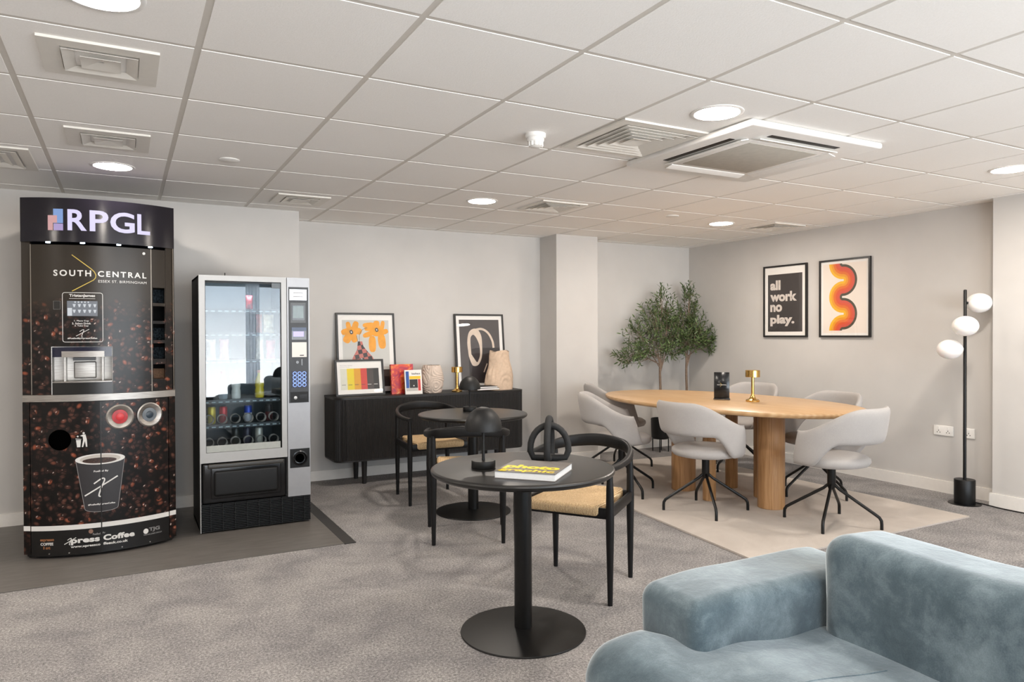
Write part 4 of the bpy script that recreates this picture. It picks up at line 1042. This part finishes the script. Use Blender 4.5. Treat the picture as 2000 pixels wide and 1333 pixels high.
def put(o, x, y, rz, label): o.location = (x, y, 0); o.rotation_euler = (0, 0, R(rz)); o['label'] = label
put(ch, 2.064, 3.107, -54.5, 'black wooden chair with woven cord seat right of the front round table')
dup(ch, (2.148, 5.333, 0), R(-2.8), 'black cord-seat chair directly before the sideboard, left of the farther table')
dup(ch, (1.947, 4.221, 0), R(157.5), 'black cord-seat chair with its back to us between the two round tables')

# ------------------------------------------------------------------ oak table, grey chairs, rug
rg = MB(); RGP = [(3.13, 2.90), (5.19, 2.885), (5.19, 5.80), (3.46, 5.92)]
rg.prism(RGP, .001, .012)
tag(obj('rug', rg, M['rug']), 'large cream rug under the oval oak table', 'rug')
ot = thing('conference_table', 'large oval oak table on chunky round oak legs', 'table', (4.285, 4.35, .012), R(4.2))
c_, s_ = math.cos(R(-4.2)), math.sin(R(-4.2))
def tl(x, y): x -= 4.285; y -= 4.35; return (x*c_-y*s_, x*s_+y*c_)
TZ = .743
tp = MB()
def egg(k, n, ins):
    a = 2*PI*k/n; ca, sa = math.cos(a), math.sin(a)
    return ((.655-ins)*math.copysign(abs(ca)**.93, ca), (1.185-ins)*math.copysign(abs(sa)**.93, sa))
n = 128; rows = [(.045, TZ-.04), (.012, TZ-.033), (.002, TZ-.022), (0, TZ-.012), (.003, TZ-.004), (.010, TZ)]
vs = [(*egg(k, n, i_), z) for i_, z in rows for k in range(n)]; fs = []
for r_ in range(len(rows)-1):
    for k in range(n): fs.append((r_*n+k, r_*n+(k+1) % n, (r_+1)*n+(k+1) % n, (r_+1)*n+k))
fs += [tuple(range(n))[::-1], tuple((len(rows)-1)*n+k for k in range(n))]
obj('tabletop', tp.add(vs, fs), M['oak'], ot)
for x, y, r_ in ((4.194, 3.745, .097), (4.425, 4.0, .095), (4.057, 4.535, .098), (3.963, 4.14, .05), (4.455, 4.395, .051)):
    obj('leg', MB().lathe([(r_*.97, 0), (r_, .004), (r_, TZ-.038)], 48, (*tl(x, y), 0)), M['oak_leg'], ot)
OT = TZ+.012
sn = thing('menu_stand', 'black upright sign holder standing on the oak table', 'sign', (4.302, 4.352, OT), R(-47))
obj('panel', MB().rbox(.061, .004, .108, .003, (0, 0, .115), 1).map(lambda x, y, z: (x, y+.06*z, z)), M['black_gloss'], sn)
obj('foot', MB().rbox(.066, .035, .0035, .003, (0, .012, .0035), 1), mat('clear_acrylic', '#57504b', .15), sn)
obj('lettering', text_fit('SOUTHCENTRAL', -.036, .038, .117, .123, lambda x, z: (x, .06*z-.0048, z), .02), M['white_ink'], sn)
obj('chevron', strip([(-.012, .136), (.002, .121), (-.012, .106)], .0018, lambda x, z: (x, .06*z-.0048, z)), M['yellow_ink'], sn)
gold_lamp((4.380, 4.095, OT), 'small gold table lamp with round shade on the oak table')

def grey_chair():
    t = thing('swivel_chair', '', 'chair', group='grey upholstered swivel chairs')
    def P(u, v):
        q = 2*u-1; a = abs(q); fm = R(126-20*v); phi = q*fm; deg = a*114
        zt = .805-.16*sstep(30, 112, deg); zb = .570-.155*sstep(50, 84, deg)
        z = zb+(zt-zb)*v
        r = .268+.055*(z-.42)/.36
        return (r*math.sin(phi)*1.0, r*math.cos(phi)*1.0+.01, z)
    obj('backrest', MB().sheet(P, 72, 16, .046, .14), M['grey_fabric'], t, 60)
    obj('seat', MB().lathe([(0, .398), (.19, .398), (.228, .408), (.243, .43), (.240, .452), (.21, .470), (.12, .478), (0, .480)], 56), M['grey_fabric'], t, 60)
    obj('column', MB().lathe([(.0, .4), (.12, .398), (.12, .39), (.027, .388), (.027, .255), (.02, .235), (0, .235)], 28), M['black_metal'], t)
    return t
def grey_feet(t, rot):
    for k in range(4):
        a = rot+k*PI/2; c2, s2 = math.cos(a), math.sin(a)
        pr = [(.012, .27), (.05, .235), (.15, .170), (.26, .099), (.29, .078), (.302, .058), (.304, .035), (.304, .0)]
        obj('leg', MB().tube([(r_*c2, r_*s2, z) for r_, z in pr], .0105, 10), M['black_metal'], t)
gc = grey_chair()
def gplace(o, x, y, face, foot, label):
    """face: compass angle of the seat front; foot: angle of one leg, both in world degrees"""
    rz = face+90
    o.location = (x, y, .012); o.rotation_euler = (0, 0, R(rz)); o['label'] = label
    return rz
# every chair shares meshes; legs turn freely under the seat
GC = [(3.712, 3.915, 2, 60, 'grey swivel chair nearest the front round table, back turned to us'),
      (4.190, 3.228, 100, -62, 'grey swivel chair at the near end of the oak table, right front'),
      (3.555, 4.71, -33, 85, 'grey swivel chair seen from its side at the left of the oak table'),
      (4.20, 5.58, -28, 65, 'grey swivel chair at the far left end of the oak table, before the column'),
      (5.13, 4.95, 188, 3, 'grey swivel chair behind the sign holder on the far side of the oak table'),
      (4.865, 3.905, 172, 87, 'grey swivel chair on the far side of the oak table, toward the floor lamp')]
base_children = list(gc.children)
for k, (x, y, face, foot, lb) in enumerate(GC):
    if k == 0: o = gc
    else:
        o = gc.copy(); COL.objects.link(o)
        for c0 in base_children:
            c1 = c0.copy(); COL.objects.link(c1); c1.parent = o
    rz = gplace(o, x, y, face, foot, lb)
for k, (x, y, face, foot, lb) in enumerate(GC):
    o = [q for q in bpy.data.objects if q.get('label') == lb][0]
    grey_feet(o, R(foot-(face+90)))

# ------------------------------------------------------------------ olive trees
def tree(x, y, seed, fork, lobes, label):
    """lobes: (centre x, y, z, radius x/y, radius z, sprigs) relative to the pot"""
    rnd = random.Random(seed)
    t = thing('olive_tree', label, 'potted tree', (x, y, 0), 0, group='potted olive trees in the corner')
    obj('pot', MB().lathe([(.085, .14), (.098, .155), (.105, .36), (.10, .365), (.095, .33), (0, .33)], 28), M['black_matte'], t)
    for k in range(4):
        a = PI/4+k*PI/2; obj('pot_leg', MB().lathe([(.006, 0), (.006, .20)], 10, (.085*math.cos(a), .085*math.sin(a), 0)), M['black_metal'], t)
    wood = MB(); leaves = MB()
    tk = cat([(0, 0, .33), (.006, .004, .6), (-.004, .003, .85), fork], 5)
    wood.tube(tk, [.0165-.005*k/(len(tk)-1) for k in range(len(tk))], 8)
    f0 = Vector(fork)
    for cx_, cy_, cz_, rx_, rz_, ns in lobes:
        c0 = Vector((cx_, cy_, cz_)); mid = f0.lerp(c0, .5)+Vector((rnd.uniform(-.03, .03), 0, rnd.uniform(-.05, .02)))
        st_ = f0-Vector((0, 0, rnd.uniform(0, .16)))
        limb = cat([st_, mid, c0+Vector((0, 0, rz_*.35))], 5); wood.tube(limb, [.0075-.005*k/(len(limb)-1) for k in range(len(limb))], 6)
        for _ in range(ns):
            while True:
                o = Vector((rnd.uniform(-1, 1), rnd.uniform(-1, 1), rnd.uniform(-1, 1)))
                if .25 < o.length < 1: break
            p = c0+Vector((o.x*rx_, o.y*rx_*.6, o.z*rz_))
            root = limb[min(len(limb)-1, int(rnd.uniform(.35, 1)*len(limb)))]
            d = ((p-root).normalized()+Vector((0, 0, .35))).normalized(); L = rnd.uniform(.09, .17)
            b0 = p-d*L*.5
            if rnd.random() < .45: wood.tube([root, root.lerp(b0, .6)+Vector((0, 0, -.01)), b0, p+d*L*.4], [.003, .0024, .002, .001], 4)
            else: wood.tube([b0, p+d*L*.4], [.002, .001], 4)
            nl = rnd.randint(8, 12)
            for q in range(nl):
                at = b0+d*L*q/(nl-1); az = q*2.4+rnd.uniform(-.4, .4)
                e1 = d.orthogonal().normalized(); e2 = d.cross(e1); side = e1*math.cos(az)+e2*math.sin(az)
                d2 = (d*rnd.uniform(.5, .9)+side*.8+Vector((0, 0, rnd.uniform(-.25, .15)))).normalized(); ll = rnd.uniform(.038, .062); wd = ll*.125
                sd = d2.cross(side).normalized(); nn = d2.cross(sd)*.3*wd
                leaves.add([at, at+d2*ll*.35+sd*wd+nn, at+d2*ll*.7+sd*wd*.8+nn, at+d2*ll, at+d2*ll*.7-sd*wd*.8+nn, at+d2*ll*.35-sd*wd+nn, at+d2*ll*.5],
                           [(0, 1, 6), (1, 2, 6), (2, 3, 6), (3, 4, 6), (4, 5, 6), (5, 0, 6)])
    lim_y = 6.41-y; lim_x = 5.82-x
    clampf = lambda X, Y, Z: (X if X < lim_x else lim_x-(X-lim_x)*.3, Y if Y < lim_y else lim_y-(Y-lim_y)*.3, Z)
    leaves.map(clampf); wood.map(clampf)
    obj('trunk', wood, M['bark'], t); obj('foliage', leaves, M['leaf'], t, 180)
tree(5.19, 6.17, 11, (.0, 0, 1.02), [(.03, 0, 1.58, .14, .21, 36), (-.12, -.02, 1.42, .2, .2, 46), (.10, 0, 1.36, .17, .2, 36), (-.34, -.03, 1.27, .2, .14, 30), (-.42, -.05, 1.05, .19, .09, 30), (-.15, -.03, 1.15, .2, .12, 26), (.12, -.03, 1.15, .16, .14, 30)],
     'left potted olive tree standing in the corner behind the oak table')
tree(5.56, 6.16, 25, (.0, 0, 1.06), [(.05, 0, 1.68, .09, .16, 22), (.0, 0, 1.52, .14, .16, 28), (-.10, -.02, 1.34, .18, .16, 34), (.10, -.04, 1.36, .18, .17, 34), (.17, -.10, 1.22, .19, .14, 36), (-.08, -.05, 1.18, .2, .12, 36), (.02, -.12, 1.26, .2, .14, 34)],
     'right potted olive tree standing in the corner, nearer the framed posters')

# ------------------------------------------------------------------ floor lamp, sockets, cable
fl_ = thing('floor_lamp', 'slim black floor lamp with three white glass globes by the pier', 'floor lamp', (5.592, 3.145, 0))
obj('base', MB().lathe([(.07, 0), (.071, .003), (.071, .182), (.069, .185), (0, .185)], 40), M['black_metal'], fl_)
obj('pole', MB().lathe([(.0115, .18), (.0115, 1.615), (.008, 1.62), (0, 1.62)], 18), M['black_metal'], fl_)
obj('floor_disc', MB().lathe([(.11, 0), (.11, .004), (0, .006)], 40), M['black_metal'], fl_)  # thin black disc on the floor, wider than the lamp's base
def globe(dx, dy, z):
    d = Vector((dx, dy, 0)); u = d.normalized()
    obj('socket', MB().tube([u*.008+Vector((0, 0, z)), u*.03+Vector((0, 0, z)), u*.034+Vector((0, 0, z)), u*.05+Vector((0, 0, z))], [.01, .01, .018, .02], 14), M['black_metal'], fl_)
    pr = [(.089*math.cos(R(q)), .075*math.sin(R(q))) for q in range(-90, 91, 9)]
    obj('globe', MB().lathe(pr, 40, (u.x*.108, u.y*.108, z), cap=False), M['opal'], fl_, 180)
globe(.9, -.45, 1.52); globe(-.87, -.5, 1.345); globe(-.8, .55, 1.17)
tag(obj('power_cable', MB().tube(cat([(5.66, 3.10, .01), (5.672, 3.052, .006), (5.665, 3.01, .005), (5.64, 2.85, .005), (5.65, 2.6, .005), (5.64, 2.2, .005)], 8), .004, 8), M['black_matte']), 'thin black cable on the carpet along the pier baseboard', 'cable')
def socket(y0, y1, z0, z1, gangs, label):
    t = thing('wall_socket', label, 'socket', (XR, (y0+y1)/2, (z0+z1)/2))
    h, v = abs(y1-y0)/2, abs(z1-z0)/2
    obj('faceplate', MB().rbox(.005, h, v, .0035, (-.005, 0, 0), 2), M['white_plastic'], t)
    sw = MB(); ho = MB()
    for g in range(gangs):
        oy = (g-(gangs-1)/2)*h*.95
        sw.box(-.0135, -.009, oy-.006, oy+.006, v*.25, v*.7)
        for a, b in ((-.011, -.35), (.011, -.35), (0, .0)): ho.box(-.0105, -.0099, oy+a-.003, oy+a+.003, v*b-.005, v*b+.003)
    obj('switch', sw, M['white_plastic'], t); obj('pin_holes', ho, M['vent_dark'], t)
socket(3.37, 3.527, .462, .542, 2, 'white double wall socket left of the floor lamp pole')
socket(3.205, 3.295, .462, .542, 1, 'white single wall socket right behind the floor lamp pole')

# ------------------------------------------------------------------ velvet sofa
so = thing('sofa', 'blue-grey velvet sofa seen from above at the bottom right', 'sofa', (1.5, .55, 0))
def wob(sc_, amp):
    def f(p):
        n1 = noise.noise_vector(Vector((p.x*sc_, p.y*sc_, p.z*sc_))); return p+n1*amp
    return f
V = M['velvet']
def seat_fn(p):
    q = p.copy()
    ym = 1.055-.145*sstep(-.27, -.17, p.x)                 # the cushion wraps round the front of the arm
    if q.y > .55: q.y = .55+(q.y-.55)*(ym-.55)/.54
    if p.z > 0:
        k = max(0, 1-(abs(p.x+.06)/.44)**4)
        q.z += .030*k+.020*sstep(.12, -.2, p.x)
        q.z += .014*math.exp(-((p.x+.30)**2)/.02-((q.y-1.0)**2)/.03)
        q.z -= .012*math.exp(-((p.x+.18)**2+(q.y-.86)**2)/.006)
    return q+noise.noise_vector(Vector((q.x*4, q.y*4, q.z*4)))*.010
cu_ = MB().rbox(.39, 1.09, .15, .085, (-.06, 0, .285), 5, 18, 44, 3, lambda p: seat_fn(Vector((p.x-.06, p.y, p.z)))+Vector((.06, 0, 0)))
obj('seat_cushion', cu_, V, so, 180)
bv = BVHTree.FromPolygons([Vector(p) for p in cu_.v], cu_.f)
sm_ = []
for x, y in ((-.38, .58), (-.24, .585), (-.12, .585), (-.01, .587), (.075, .583), (.16, .57)):
    h_ = bv.ray_cast(Vector((x, y, 2)), Vector((0, 0, -1)))[0]
    if h_: sm_.append((x, y, h_.z+.0005))
obj('seam', MB().tube(cat(sm_, 6), .0022, 6), V, so)
def arm_fn(p):
    q = p+noise.noise_vector(p*5)*.008
    if p.z > 0: q.z += .015*(1-(p.x/.36)**2)*p.z/.26
    return q
obj('arm', MB().rbox(.36, .125, .26, .045, (.14, .955, .335), 5, 12, 5, 8, arm_fn), V, so, 180)
obj('arm', MB().rbox(.36, .125, .26, .045, (.14, -1.15, .335), 5, 12, 5, 8, arm_fn), V, so, 180)
obj('backrest', MB().rbox(.13, .94, .288, .07, (.352, -.11, .44), 5, 5, 34, 10, lambda p: p+noise.noise_vector(p*3)*.012), V, so, 180)
obj('frame', MB().rbox(.33, 1.1, .05, .03, (.03, -.09, .11), 2), V, so)
for x in (-.22, .28):
    for y in (-1.1, .93): obj('leg', MB().lathe([(.016, 0), (.02, .08)], 14, (x, y, 0)), M['black_wood'], so)
